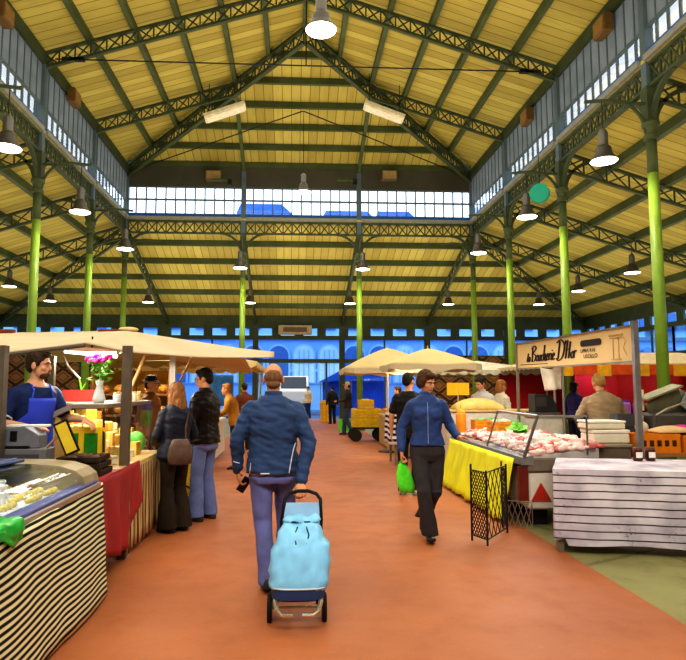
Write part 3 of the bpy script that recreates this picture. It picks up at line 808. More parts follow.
# --- the man pulling the trolley
man, JM, jkM, hpM = person('balding man in navy jacket seen from behind, pulling a blue shopping trolley', (-.16, 5.12, 0), 0, 1.775,
    dict(elL=(-.285, -.02, 1.13), wrL=(-.285, .07, .885), elR=(.29, -.08, 1.12), wrR=(.222, -.17, .82), pmR=(0, -.3, -1), hdR=(.02, -.75, -.55), thR=(-1, 0, 0), cuR=1.15,
         pmL=(.9, .3, 0), hdL=(.12, .35, -1), thL=(0, 1, .2), cuL=.8,
         knL=(-.075, .0, .5), anL=(-.03, -.12, .1), knR=(.1, .16, .51), anR=(.1, .2, .1), ftL=(.1, -.25), ftR=(-.1, 0), look=(.0, .0)),
    top='34496f', legs='6a6ea4', shoe='33343c', hair='bald', haircol='7d5c3e', stout=1.12, hem=-.14, face=True, wrinkle=.012, vox=.006, sleeve=1.08)
PIPE = M('cfd4da', .4, var=0)
mb = MB(); pts = surf(jkM, [(.185 - .055 * u ** .7, 0, 1.13 - .25 * u) for u in [i / 12 for i in range(13)]], (0, 1, 0), .003, 1.0); mb.tube(pts, .0045, 6); mb.build('reflective_piping', PIPE, man, world=False)
mb = MB(); pts = surf(jkM, [(-.17 - .01 * u, 0, .98 - .1 * u) for u in [i / 6 for i in range(7)]], (0, 1, 0), .003, 1.0); mb.tube(pts, .003, 6); mb.build('reflective_piping', PIPE, man, world=False)
mb = MB(); pts = surf(jkM, [(-.09 + .07 * u, 0, .90) for u in (0, .5, 1)], (0, 1, 0), .003, 1.0); mb.tube(pts, .006, 6); mb.build('hem_tag', PIPE, man, world=False)
mb = MB(); pts = surf(jkM, [(-.335 + .07 * u, 0, .985 - .02 * u) for u in (0, .25, .5, .75, 1)], (0, 1, 0), .003, 1.0); mb.tube(pts, .004, 6); mb.build('sleeve_band', PIPE, man, world=False)
# phone in his left hand
hL = V((-.16, 5.12, 0)) + JM['wrL'] + V((.02, .045, -.1))
ph = thing('mobile_phone', 'black mobile phone held in the left hand of the man with the trolley', 'phone', hL + V((.03, -.0, -.02)))
R = Euler((.25, .55, .3)).to_matrix()
MB().box(hL + V((.03, 0, -.02)), (.068, .011, .135), rot=R, bevel=.004).build('case', M('121214', .3, var=0), ph)
MB().box(hL + V((.03, 0, -.02)) + R @ V((0, .006, 0)), (.06, .002, .12), rot=R).build('screen', M('1c2430', .1, var=0), ph)

# --- the woman walking towards us
wom, JW, jkW, hpW = person('woman in navy zip jacket and black trousers walking towards us with a green bag', (1.43, 6.62, 0), PI - .12, 1.76,
    dict(elR=(.27, -.05, 1.13), wrR=(.27, .05, .90), elL=(-.25, -.04, 1.16), wrL=(-.30, .15, 1.06), hdL=(-.75, .45, -.1), pmL=(.1, .3, -1), thL=(.3, 1, 0), cuL=.45,
         pmR=(-.9, .2, 0), hdR=(0, .1, -1), cuR=1.1, knR=(.055, .17, .5), anR=(-.0, .13, .1), ftR=(0, .12), knL=(-.07, .05, .48), anL=(.03, -.22, .2), ftL=(0, -.65), look=(.7, -.3)),
    top='33497c', legs='3a3638', shoe='1c1a1a', hair='pixie', haircol='4a2f1a', woman=True, stout=1.0, hem=-.03, face=True, flare=.085, vox=.006, skin=SKIN, wrinkle=.006)
mb = MB(); pts = surf(jkW, [(0, 0, 1.42 - .55 * u) for u in [i / 14 for i in range(15)]], (0, -1, 0)); mb.tube(pts, .004, 6); mb.build('zip', M('8ea0c4', .4), wom, world=False)
hm = M('3a2414', .55, var=.3, scale=60, bump=.5, bscale=120, stretch=(1, 1, .25))
# green carrier bag from her right hand
wb = wm(wom) @ (JW['wrR'] + V((0, .02, -.1)))
gb = thing('carrier_bag', 'bright green carrier bag hanging from the hand of the walking woman', 'bag', wb)
mb = MB(); top_, bot = wb + V((0, 0, -.02)), wb + V((.0, 0, -.33))
rr = []
for q, hw_, hd_ in ((0, .025, .012), (.12, .05, .02), (.4, .075, .03), (.8, .09, .035), (1, .08, .03)):
    c = top_.lerp(bot, q) + V((.06 * q, .02, 0)); rr.append([p + V((.012 * noise.noise(p * 14), .012 * noise.noise(p * 11), 0)) for p in ring(c, V((1, 0, 0)), V((0, 1, 0)), hw_, hd_, 16, 2)])
mb.loft(rr); mb.build('bag', M('5fe636', .4, var=.25, scale=9), gb, smooth=True)
MB().tube(arc(wb + V((0, 0, -.03)), X_, V((0, 0, 1)), .03, 0, PI, 8), .006, 6).build('handle', M('4fd02a', .4), gb)

# --- the couple at the left stall
wc, JC, jkC, hpC = person('woman with long light brown hair and dark coat seen from behind at the left stall', (-1.31, 7.1, 0), .75, 1.63,
    dict(elR=(.26, .0, 1.12), wrR=(.2, .18, .98), elL=(-.24, .03, 1.12), wrL=(-.16, .22, 1.02), knR=(.11, .05, .5), knL=(-.1, .0, .5), look=(.35, -.1)),
    top='1f2230', legs='2b221a', shoe='17120f', hair='long', haircol='85592f', woman=True, stout=1.12, hem=-.23, flare=.11, vox=.008, collar=True, top_rough=.5, wrinkle=.008)
hb = V((-1.22, 6.92, .88))
bag = thing('shoulder_bag', 'brown leather shoulder bag hanging at the hip of the long haired woman', 'bag', hb)
mb = MB(); rr = []
Rb = Matrix.Rotation(.3, 3, 'Z')
for q, a, b_ in ((-.14, .09, .03), (-.125, .13, .05), (-.04, .14, .055), (.06, .12, .045), (.12, .09, .03), (.135, .08, .015)):
    rr.append([p + V((.008 * noise.noise(p * 12),) * 3) for p in ring(hb + V((0, 0, q)), Rb @ X_, Rb @ Y_, a, b_, 20, 2.6)])
mb.loft(rr); mb.build('bag', M('5b463c', .4, var=.3, scale=12, bump=.3), bag, smooth=True)
shc = wm(wc) @ (JC['shR'] + V((-.03, 0, .085)))
sh0 = wm(wc) @ (JC['shR'] + V((-.03, .0, .075)))
MB().tube([hb + Rb @ V((.06, 0, .12)), hb.lerp(sh0, .5) + V((.05, -.09, .02)), sh0 + V((.05, -.07, -.03)), sh0, sh0 + V((-.05, .06, -.05))], .011, 6).build('strap', M('3d2d24', .5), bag)

mc, JC2, jkC2, hpC2 = person('dark haired man with glasses in black leather jacket and blue jeans at the left stall', (-1.07, 7.68, 0), 1.15, 1.81,
    dict(elR=(.26, .02, 1.13), wrR=(.17, .24, 1.06), elL=(-.25, .02, 1.13), wrL=(-.15, .25, 1.05), look=(.3, -.15), knL=(-.1, .03, .5), anL=(-.12, .02, .09), ftR=(-.3, 0), ftL=(.25, 0)),
    top='17120f', legs='6672a0', shoe='3a332c', hair='short', haircol='17110e', stout=1.14, hem=-.1, flare=.083, vox=.008, top_rough=.35, wrinkle=.008)
mb = MB()
for s in (-1, 1): mb.tube([hpC2(s * .034 + .02 * math.cos(a), .098, .0 + .016 * math.sin(a)) for a in [2 * PI * j / 10 for j in range(11)]], .0022, 5); mb.tube([hpC2(s * .056, .096, .002), hpC2(s * .08, .0, .0)], .0022, 5)
mb.tube([hpC2(-.014, .1, .002), hpC2(.014, .1, .002)], .0022, 5)
mb.build('glasses', M('1a1614', .3), mc, world=False)

# --- the stallholder
sl, JS, jkS, hpS = person('young bearded stallholder in navy polo shirt and bright blue apron behind the left counter', (-2.3, 5.6, .1), -PI * .70, 1.8,
    dict(neck=(0, .07, 1.47), elR=(.29, .06, 1.15), wrR=(.14, .24, 1.11), elL=(-.26, .12, 1.17), wrL=(-.27, .36, 1.16), hdR=(-.3, .9, .0), pmR=(0, 0, -1), thR=(-1, .3, 0), cuR=.4, hdL=(-.1, .8, -.3), pmL=(.1, -.3, -1), thL=(1, .2, 0), cuL=.6, look=(.55, -.08)),
    top='1d2c58', legs='2a3a78', shoe='222222', hair='short', haircol='35251a', stout=1.02, hem=-.2, short_sleeve=True, collar='polo', vox=.006, skin=SKIN_P, wrinkle=.005)
# beard, apron, collar trim
q = MB(); q.ell(hpS(0, .05, -.078), V((.052, .048, .04)), 12, 10); q.ell(hpS(0, .088, -.05), V((.026, .014, .008)), 10, 8)
Rs = None
remesh(q, 'beard', M('59402c', .8, var=.3, scale=80), sl, .007, 1, lambda co: .002 * noise.noise(co * 90))
AP = M('3a4fd0', .65, var=.18, scale=6)
from mathutils.bvhtree import BVHTree
def drape(me_obj, xs, zs, d, off, wfun):
    me = me_obj.data; tr = BVHTree.FromPolygons([v.co for v in me.vertices], [p.vertices[:] for p in me.polygons]); d = V(d)
    mb = MB(); last = None; rows = []
    for z in zs:
        w0 = wfun(z); row = []; prev = None
        for x in xs:
            h = tr.ray_cast(V((x * w0, 0, z)) - d * 1.0, d); p = h[0] - d * off if h[0] is not None else None
            if p is None: p = V((x * w0, prev if prev is not None else .15, z))
            prev = p.y; row.append(p)
        rows.append(mb.vs(row))
    for A, B in zip(rows, rows[1:]):
        for i in range(len(A) - 1): mb.face([A[i], A[i + 1], B[i + 1], B[i]])
    return mb
mb = MB(); rows = []
for i in range(22):
    z = i / 21; tt = .80 - 1.15 * z; um = .62 if z < .2 else min(1.5, .62 + (z - .2) * 4.0)
    rows.append(mb.vs([JS['front'](max(tt, -.24), um * (j / 8 - 1), .036) + V((0, 0, min(0, (tt + .24) * .54))) for j in range(17)]))
for A, B in zip(rows, rows[1:]):
    for i in range(16): mb.face([A[i], A[i + 1], B[i + 1], B[i]])
mb.build('apron', AP, sl, world=False, smooth=True, thick=.006)
for u in (-.5, .5): MB().tube([JS['front'](.80, u, .037), JS['front'](.92, u, .036), JS['front'](1.0, u * 1.6, .03)], .007, 6).build('neck_strap', AP, sl, world=False)
dbd = thing('duckboard', 'low slatted duckboard the stallholder stands on behind the left counter', 'duckboard', (-2.35, 5.5, 0))
for k in range(5): MB().bb((-2.75, 5.26 + k * .15, .07), (-2.06, 5.37 + k * .15, .1)).build('slat', M('8a6a42', .7), dbd)
for x in (-2.7, -2.12): MB().bb((x - .04, 5.26, 0), (x + .04, 5.97, .07)).build('bearer', M('8a6a42', .7), dbd)
for c in 'RL':
    a = JS['sh' + c].lerp(JS['el' + c], .74); d = (JS['el' + c] - JS['sh' + c]).normalized()
    MB().cyl(a, a + d * .012, .076, .075, 16).build('sleeve_trim', M('c9cfe0', .6), sl, world=False)

# --- people further off
person('man in black t-shirt with dark hair standing just behind the walking woman', (1.74, 9.3, 0), -.35, 1.8, dict(elR=(.27, .03, 1.13), wrR=(.2, .24, 1.1), look=(-.4, 0)),
    top='191717', legs='201d1e', shoe='8a8070', haircol='1c130d', vox=.011, short_sleeve=True, stout=1.05, collar=False)
person('butcher in taupe jacket bending over his block with his back turned', (4.18, 8.15, 0), -.1, 1.82, dict(neck=(.02, .16, 1.42), head=(.04, .3, 1.57), elR=(.3, .14, 1.12), wrR=(.22, .34, .98), elL=(-.3, .14, 1.12), wrL=(-.2, .34, .98), look=(0, -.5)),
    top='8a7355', legs='4a4238', haircol='a8843f', vox=.011, stout=1.22, hair='short')
person('assistant with dark hair in a pale grey jacket serving behind the meat display', (3.6, 11.5, 0), 2.2, 1.8, dict(neck=(0, .1, 1.45), elR=(.28, .1, 1.13), wrR=(.15, .33, 1.1), wrL=(-.15, .33, 1.1), elL=(-.28, .1, 1.13), look=(0, -.4)),
    top='b9b4ae', legs='4a4a52', haircol='1f1510', vox=.012)
person('second assistant in a cream jacket facing away beside the grey jacketed one', (4.0, 11.8, 0), -1.2, 1.72, dict(look=(0, -.2)),
    top='d8ccb0', legs='4a4a52', haircol='a0622c', hair='bob', vox=.012, woman=True)
person('dark purple coated woman standing before the violet lit red stall', (6.45, 14.0, 0), -1.2, 1.72, dict(look=(.2, 0)), top='2c2256', legs='1b1828', haircol='1a120e', hair='bob', vox=.014, woman=True, fingers=False)
person('man in brown coat and black hat standing behind the left stall shelf', (-2.12, 9.4, 0), -1.9, 1.74, dict(hatcol='1a1512'), top='8a5a2c', legs='3a2a1c', hair='hat', haircol='2b1c12', vox=.012)
person('person in ochre jumper leaning over a stall on the left side of the aisle', (-1.12, 12.4, 0), 1.5, 1.68, dict(neck=(0, .14, 1.45), elR=(.25, .2, 1.16), wrR=(.16, .4, 1.05), elL=(-.25, .2, 1.16), wrL=(-.16, .4, 1.05)), top='b8842c', legs='2a2a34', haircol='9a6a30', vox=.014, fingers=False)
person('person in rust brown jacket far down the left side, half hidden by the trolley man', (-1.25, 16.2, 0), .4, 1.7, {}, top='7a3f22', legs='2a2320', haircol='2b1c12', vox=.015, fingers=False)
person('man in flat cap and dark jacket carrying a yellow tray by the far stalls', (1.86, 21.0, 0), 1.35, 1.76, dict(hatcol='b9a98a', elR=(.26, .1, 1.14), wrR=(.18, .34, 1.12), elL=(-.26, .1, 1.14), wrL=(-.18, .34, 1.12), knR=(.1, .12, .5), anR=(.1, .15, .09), anL=(-.1, -.15, .12)), top='2a2622', legs='3c4260', hair='cap', haircol='2b1c12', vox=.015, fingers=False)
person('person in black standing near the open doorway', (1.74, 27.5, 0), .3, 1.68, {}, top='181a1c', legs='15161a', haircol='15100c', vox=.016, fingers=False)
person('person in long beige coat walking outside past the white van', (.82, 33.6, -.04), 2.4, 1.7, {}, top='d6bd8e', legs='23305e', haircol='2b1c12', vox=.018, fingers=False, stout=1.25, hem=-.23)
person('stallholder in yellow jacket behind the stall under the parasols', (2.72, 16.0, 0), 1.3, 1.62, dict(elR=(.25, .1, 1.15), wrR=(.15, .3, 1.1)), top='e0c01c', legs='33302c', haircol='3a2816', vox=.015, fingers=False)
# ------------------------------------------------------------------ market stalls
def one(mb, name, mat, label, cat, loc, group=None, smooth=False, thick=0, bev=0):
    return tag(mb.build(name, mat, None, True, smooth, thick, loc, bev), label, cat, group)
CANVAS = M('cdbb98', .8, var=.1, scale=1.5, bump=.1, bscale=8)
CANVAS2 = M('dcc68e', .8, var=.1, scale=1.5)
POLE = M('8c8478', .4, .5, var=.1); POLE_B = M('6c6154', .5, .3, var=.1); ALU = M('b9b6ac', .3, .8, var=.05); DKMET = M('2c2a28', .45, .4, var=.1)
GREY = M('6f6e70', .5, var=.12); GREYD = M('48484c', .5, var=.12); WOOD = M('9c6b3a', .6, var=.25, scale=4, stretch=(1, 6, 1)); WOODL = M('c9a56a', .6, var=.2, scale=5)
CLEAR = glass('f4fbff', .08, .03, 'glass', .22)
def ripple_cloth(path, z1, zlow, nu, nv, amp=.012, freq=22, sag=None):
    """cloth hanging along a plan path; zlow(u) is its lower edge"""
    P = [V((p[0], p[1], 0)) for p in path]; L = [0]
    for a, b in zip(P, P[1:]): L.append(L[-1] + (b - a).length)
    def pt(u):
        d = u * L[-1]
        for i in range(len(P) - 1):
            if d <= L[i + 1] + 1e-6:
                q = (d - L[i]) / (L[i + 1] - L[i]); a, b = P[i], P[i + 1]; t = (b - a).normalized()
                return a.lerp(b, q), V((t.y, -t.x, 0))
    def f(u, v):
        p, n = pt(u); zl = zlow(u) if callable(zlow) else zlow
        z = z1 + (zl - z1) * v; w = amp * (v ** .7) * (math.sin(u * L[-1] * freq) + .7 * math.sin(u * L[-1] * freq * .43 + 2) + .8 * noise.noise(V((u * L[-1] * 5, v * 3, 0))))
        return p + n * (w + .012 * v) + V((0, 0, z))
    return MB().grid(f, nu, nv)

# ================= left front: refrigerated case behind a black and cream striped cloth
t = thing('display_case', 'low curved glass refrigerated display case in the left foreground', 'display case', (-1.9, 3.4, 0))
ya, yb = 1.7, 4.80
MB().bb((-2.35, ya, 0), (-1.5, yb, .83)).build('cabinet', GREY, t)
MB().bb((-1.52, ya, .83), (-1.425, yb, .875), .008).build('front_rail', ALU, t)
MB().bb((-1.53, ya, .875), (-1.44, yb - .05, .895), .004).build('edge_strip', M('5b62a0', .4), t)
prof = [(-1.46, .89), (-1.475, .935), (-1.53, .98), (-1.64, 1.015), (-1.82, 1.03)]
MB().grid(lambda u, v: V((prof[min(4, int(round(v * 4)))][0], ya + (yb - .1 - ya) * u, prof[min(4, int(round(v * 4)))][1])), 4, 4).build('curved_glass', CLEAR, t, smooth=True)
MB().bb((-2.3, ya, 1.02), (-1.82, yb - .1, 1.04)).build('rear_lid', glass('b8c8d0', .5), t)
pr2 = [(-2.3, .84)] + [(-1.44, .84)] + [(x + .012, z + .012) for x, z in prof] + [(-2.3, 1.05)]
for y, m, th, nm in ((yb - .3, M('9a8a6a', .45), .3, 'end_panel'), (2.98, WHITE, .03, 'end_panel')):
    MB().prism([(x, y, z) for x, z in pr2], (0, th, 0)).build(nm, m, t) if th > .1 else MB().tube([V((x, y, z)) for x, z in [(-1.45, .88)] + prof + [(-2.3, 1.04)]], .022, 8).build('glass_rib', m, t)
MB().bb((-2.3, ya, .835), (-1.53, yb - .3, .86)).build('inner_tray', M('e6eaee', .35), t)
cl = ripple_cloth([(-1.405, ya), (-1.405, 4.95), (-2.3, 4.96)], .845, .02, 150, 14, .010, 5)
for v in cl.bm.verts: v.co.x -= .05 * max(0, (v.co.y - 3.2) / 1.7) * (v.co.z / .84)

one(cl, 'tablecloth', stripes('f2eec0', '15130f', .0395, .5, 2, .09, .9), 'black and cream striped cloth hanging down the front of the left display case', 'tablecloth', (-1.42, 3.2, .8), smooth=True, thick=.004)
# tubs and food inside the case
TUB = M('ece8e2', .4, var=.04); FOODY = M('e6cc7a', .7, var=.3, scale=40, bump=.5)
def tub(x, y, w, h, lab):
    t = thing('food_tub', lab, 'tub', (x, y, .86))
    MB().lathe((x, y, .86), [(w * .42, 0), (w * .5, h * .9), (w * .53, h * .9), (w * .53, h), (w * .45, h), (w * .45, h * .93)], 18).build('tub', TUB, t, smooth=False)
    MB().ell((x, y, .86 + h * .93), (w * .45, w * .45, .02), 12, 8).build('filling', M('f2efe0', .6), t, smooth=True)
tub(-1.66, 3.42, .14, .11, 'white round food tub inside the left display case, nearest the glass rib')
tub(-1.9, 3.62, .15, .12, 'white round food tub at the back of the left display case')
tub(-1.76, 3.86, .12, .13, 'tall white food tub in the middle of the left display case')
tub(-1.6, 3.2, .15, .1, 'white round food tub just beyond the green plastic bag in the case')
tub(-1.88, 4.05, .16, .13, 'wide white food tub at the back of the case between the pastry trays')
for i, (x, y) in enumerate(((-1.66, 3.68), (-1.62, 4.2), (-1.85, 4.26), (-1.62, 3.94))):
    t = thing('food_tray', ['tray of pale yellow pastries beside the near white tub in the case', 'tray of yellow pastries at the front of the case past the tall tub', 'tray of yellow pastries at the back of the case', 'tray of yellow pastries under the front glass beside the tall tub'][i], 'tray', (x, y, .86))
    MB().bb((x - .09, y - .1, .86), (x + .09, y + .1, .885), .006).build('tray', M('e6e6e6', .4), t)
    for j in range(6):
        MB().ell((x - .05 + .1 * (j % 2), y - .065 + .065 * (j // 2), .9), (.03, .024, .02), 10, 8, Matrix.Rotation(j, 3, 'Z')).build('pastry', FOODY, t, smooth=True)
# green bag over the rail
def gb_(u, v):
    y = 2.75 + .62 * u; s = -1.56 + .16 * min(1, v / .45); z = .905 - max(0, v - .4) * (.16 + .05 * math.sin(u * 9))
    return V((s + .012 * noise.noise(V((u * 6, v * 5, 1))) + .012, y + .02 * noise.noise(V((u * 5, v * 5, 3))), z + .018 * noise.noise(V((u * 7, v * 7, 0)))))
one(MB().grid(gb_, 24, 14), 'plastic_bag', M('22b03a', .35, var=.3, scale=14), 'crumpled bright green plastic bag lying over the front rail of the left display case', 'bag', (-1.45, 3.0, .88), smooth=True, thick=.004)

# grey cabinet with scale, till lid and yellow sign
t = thing('service_cabinet', 'grey service cabinet between the display case and the stallholder', 'cabinet', (-2.25, 5.1, 0))
MB().bb((-2.75, 5.0, 0), (-1.92, 5.2, 1.1), .01).build('body', GREY, t)
MB().bb((-2.3, 4.985, .3), (-1.97, 5.0, 1.06), .005).build('door', GREYD, t); MB().bb((-2.7, 4.985, .3), (-2.34, 5.0, 1.06), .005).build('door', GREYD, t)
t = thing('weighing_scale', 'grey weighing scale with dark display on the grey cabinet', 'scale', (-2.18, 5.1, 1.1))
MB().prism([(-2.38, 5.02, 1.1), (-1.98, 5.02, 1.1), (-1.98, 5.02, 1.2), (-2.1, 5.02, 1.27), (-2.3, 5.02, 1.25), (-2.38, 5.02, 1.17)], (0, .17, 0)).build('housing', M('6a6c74', .4), t, bev=.008)
MB().bb((-2.2, 5.01, 1.16), (-2.15, 5.022, 1.235)).build('display', M('15151a', .2), t)
MB().bb((-2.42, 5.0, 1.105), (-2.05, 5.19, 1.12)).build('platter', M('17171a', .3), t); MB().ell((-2.4, 5.01, 1.14), .022).build('knob', M('b02018', .4), t)
t = thing('hand_tray', 'white plastic tray edge under the hand of the stallholder', 'tray', (-2.2, 5.22, 1.28))
MB().bb((-2.3, 5.16, 1.255), (-1.98, 5.26, 1.275), .004).build('tray', WHITE, t)
R = Matrix.Rotation(-.42, 3, 'Y')
c = V((-1.76, 4.99, 1.185)); t = thing('price_board', 'narrow blank yellow board in a black frame tilted above the left display case', 'sign', c)
MB().box(c, (.115, .014, .27), rot=R).build('frame', M('191712', .5), t); MB().box(c - V((0, .008, 0)), (.085, .008, .235), rot=R).build('face', M('e0c33a', .6, var=.1), t)
mb = MB(); mb.bar(c + V((.04, .02, -.1)), V((-1.72, 5.0, 1.07)), .02, .02); mb.build('prop', WOODL, t); MB().bar(c + V((-.07, .04, .02)), V((-1.95, 5.1, 1.1)), .018, .012).build('prop', WOODL, t)
t = thing('case_lid', 'dark blue cover lying on top of the left display case', 'lid', (-2.05, 4.42, 1.08))
MB().box((-2.05, 4.42, 1.055), (.2, .42, .02), rz=-.2, bevel=.005).build('cover', M('4a5580', .4), t); MB().bar((-1.97, 4.25, 1.068), (-1.97, 4.6, 1.068), .015, .012).build('rim', M('7a86b8', .4), t)

# ================= left second stall: cheese counter
t = thing('stall_table', 'long stall counter with cream edge under the cheeses on the left', 'table', (-2.1, 6.2, 0))
MB().bb((-2.02, 5.24, .8), (-1.54, 7.45, .85), .006).build('tabletop', WOODL, t); MB().bb((-2.5, 6.25, .8), (-2.02, 7.45, .85), .006).build('tabletop', WOODL, t)
for x in (-1.97, -1.62, -2.45):
    for y in ((5.3, 7.36) if x > -2.2 else (6.32, 7.36)): MB().bb((x - .03, y - .03, 0), (x + .03, y + .03, .8)).build('leg', POLE_B, t)
MB().bb((-1.545, 5.95, .74), (-1.525, 7.45, .845)).build('edge', M('d9c07a', .6), t)
cl = ripple_cloth([(-1.9, 5.0), (-1.5, 5.0), (-1.51, 6.3)], .862, lambda u: .86 - (.62 if u < .3 else (.62 + .12 * math.sin((u - .3) * 3.3)) if u < .78 else max(.35, .74 - (u - .78) * 1.8)), 70, 12, .022, 16)
one(cl, 'tablecloth', M('a02a2e', .6, var=.2, scale=4), 'dark red cloth draped over the near corner of the cheese counter', 'tablecloth', (-1.6, 5.4, .86), smooth=True, thick=.004)
t = one(MB().bb((-1.9, 5.0, .853), (-1.5, 5.62, .862)), 'table_runner', M('9a2a2c', .6, var=.2), 'flat dark red cloth lying on top of the near end of the cheese counter', 'tablecloth', (-1.9, 5.3, .855))
cl = ripple_cloth([(-1.525, 5.9), (-1.525, 7.5), (-2.02, 7.52)], .8, .06, 90, 6, .012, 30)
one(cl, 'table_skirt', stripes('c9ab74', '5c3a22', .075, .45, 1, .0, 3), 'beige and brown vertically striped skirt along the front of the cheese counter', 'tablecloth', (-1.6, 6.7, .8), smooth=True, thick=.003)
mb = MB(); mb.tube([gr(103, 556) + V((0, 0, .02)), gr(112, 552) + V((0, 0, .02)), gr(119, 540) + V((-.05, 0, .05)), V((-1.72, 6.3, .12)), V((-1.75, 6.4, .3))], .016, 8)
one(mb, 'water_hose', M('1f8a4a', .4), 'green hose trailing on the floor below the red cloth', 'hose', (-1.7, 6.0, 0))

# egg trays
TR = M('332820', .8, var=.3, scale=30)
for i in range(3):
    z = .865 + i * .052; x, y = -1.70 - .015 * i, 5.3 + .01 * i
    t = thing('egg_tray', 'dark punnet tray of brown produce on the red cloth, %s of the stack' % ('bottom', 'middle', 'top')[i], 'tray', (x, y, z), .1 * i)
    mb = MB(); mb.bb((x - .16, y - .17, z), (x + .16, y + .17, z + .012)); mb.build('base', TR, t)
    for a, b_, w_, h_ in ((-.16, 0, .01, .34), (.16, 0, .01, .34), (0, -.17, .32, .01), (0, .17, .32, .01)): MB().box((x + a, y + b_, z + .025), (w_, h_, .035)).build('rim', TR, t)
    for j in range(16): MB().ell((x - .115 + .077 * (j % 4), y - .12 + .08 * (j // 4), z + .033), (.03, .03, .024), 8, 6).build('produce', M(('5a4030', '6d5038', '3d2c22')[j % 3], .7), t, smooth=True)

# yellow card stand with two green cards
c = V((-1.79, 5.56, .865)); t = thing('card_stand', 'yellow stand holding two blank green cards at the near end of the cheese counter', 'sign', c)
MB().bb(c + V((-.16, .03, 0)), c + V((.15, .06, .36))).build('board', M('e0b82c', .6, var=.1), t)
for s, lab in ((-.135, 0), (.03, 0)): MB().bb(c + V((s - .055, .012, .06)), c + V((s + .055, .03, .31))).build('card', M('2a7a22', .6, var=.25, scale=20), t)
MB().bb(c + V((-.08, -.03, 0)), c + V((.1, .03, .09)), .006).build('foot', M('8a3c1e', .6), t)

# shelf guard with glass
t = thing('glass_guard', 'grey shelf and glass guard standing over the cheese counter', 'shelf', (-1.9, 6.4, .85))
MB().bb((-2.0, 5.62, 1.385), (-1.66, 6.2, 1.43), .008).build('shelf_end', M('8a7c6c', .5, var=.1), t); MB().bb((-2.45, 6.2, 1.385), (-1.66, 7.45, 1.43), .008).build('shelf', M('8a7c6c', .5, var=.1), t)
MB().prism([(-1.95, 5.6, 1.43), (-1.95, 5.6, 1.385), (-2.32, 5.58, 1.2), (-2.34, 5.58, 1.25)], (0, .05, 0)).build('sloping_end', M('8a8078', .5), t)
MB().grid(lambda u, v: V((-1.66 + .02 * v, 5.75 + 1.68 * u, .86 + .525 * v)), 1, 1).build('glass_pane', CLEAR, t)
MB().bar((-1.68, 5.66, 1.39), (-1.62, 5.5, .86), .02, .02).build('stay', DKMET, t)
MB().bar((-1.68, 7.4, 1.39), (-1.65, 7.42, .85), .025, .025).build('stay', DKMET, t)
MB().bar((-2.42, 7.4, 1.39), (-2.42, 7.42, 0), .025, .025).build('stay', DKMET, t); MB().bar((-2.42, 6.25, 1.39), (-2.42, 6.25, 0), .025, .025).build('stay', DKMET, t)
# stepped riser and cheeses
t = thing('display_riser', 'pale stepped riser under the cheeses on the left counter', 'riser', (-2.2, 6.5, .85))
MB().bb((-2.0, 5.72, .85), (-1.84, 6.28, 1.02), .01).build('step', WOODL, t); MB().bb((-2.02, 6.32, .85), (-1.84, 7.4, .97), .01).build('step', WOODL, t); MB().bb((-2.2, 6.32, .85), (-2.02, 7.4, 1.09), .01).build('step', WOODL, t); MB().bb((-2.4, 6.32, .85), (-2.2, 7.4, 1.2), .01).build('step', WOODL, t)
RIND = M('c98f2c', .6, var=.2, scale=12); PASTE = M('e6c968', .6, var=.12, scale=25); WHITER = M('e6dcc0', .7, var=.1, scale=20); ORNG = M('c9721f', .6, var=.2)
def wheel(c, r, h, mat, lab):
    t = thing('cheese_round', lab[0], 'cheese', c, group=lab[1]); MB().lathe(c, [(r * .93, 0), (r, h * .12), (r, h * .88), (r * .93, h)], 22).build('rind', mat, t, smooth=False)
    MB().lathe(V(c) + V((0, 0, h)), [(r * .8, -.002), (r * .8, .002)], 22).build('paper_label', WHITER if mat is not WHITER else M('d9a83c', .6), t)
def wedge(c, r, h, a0, mat, lab):
    t = thing('cheese_wedge', lab[0], 'cheese', c, a0, group=lab[1]); pts = [(0, 0, 0)] + [(r * math.cos(a), r * math.sin(a), 0) for a in [-.35 + .7 * j / 6 for j in range(7)]]
    MB().prism(pts, (0, 0, h)).build('paste', PASTE, t, world=False); MB().prism([(p[0] * 1.02, p[1] * 1.02, 0) for p in pts[1:]] + [(p[0], p[1], 0) for p in reversed(pts[1:])], (0, 0, h)).build('rind', mat, t, world=False)
spots = [(-1.74, .852, y) for y in (5.85, 6.07, 6.29, 6.5, 6.7, 6.9)] + [(-1.92, 1.022, y) for y in (5.85, 6.12)]
for x, z in ((-1.93, .972), (-2.11, 1.092), (-2.3, 1.202)): spots += [(x, z, 6.42 + .19 * j) for j in range(6)]
for j, (x, z, y) in enumerate(spots):
    q = (j * 2 + j // 6) % 3
    if q == 0: wheel(V((x, y, z)), .085, .1, (RIND, ORNG)[j % 2], ('golden round cheese on the left cheese counter', 'golden cheeses'))
    elif q == 1: wedge(V((x - .08, y, z)), .165, .14, .3 * math.sin(j * 7), RIND, ('yellow wedge of cheese on the left cheese counter', 'cheese wedges'))
    else: wheel(V((x, y, z)), .08, .075, WHITER, ('small white rinded cheese on the left cheese counter', 'white cheeses'))
t = thing('produce_bag', 'round pale green bag of produce at the far end of the cheese counter', 'bag', (-1.74, 7.1, .852))
MB().ell((-1.74, 7.1, .97), (.1, .11, .12), 14, 10).build('bag', M('5fbf4a', .5, var=.2), t, smooth=True)
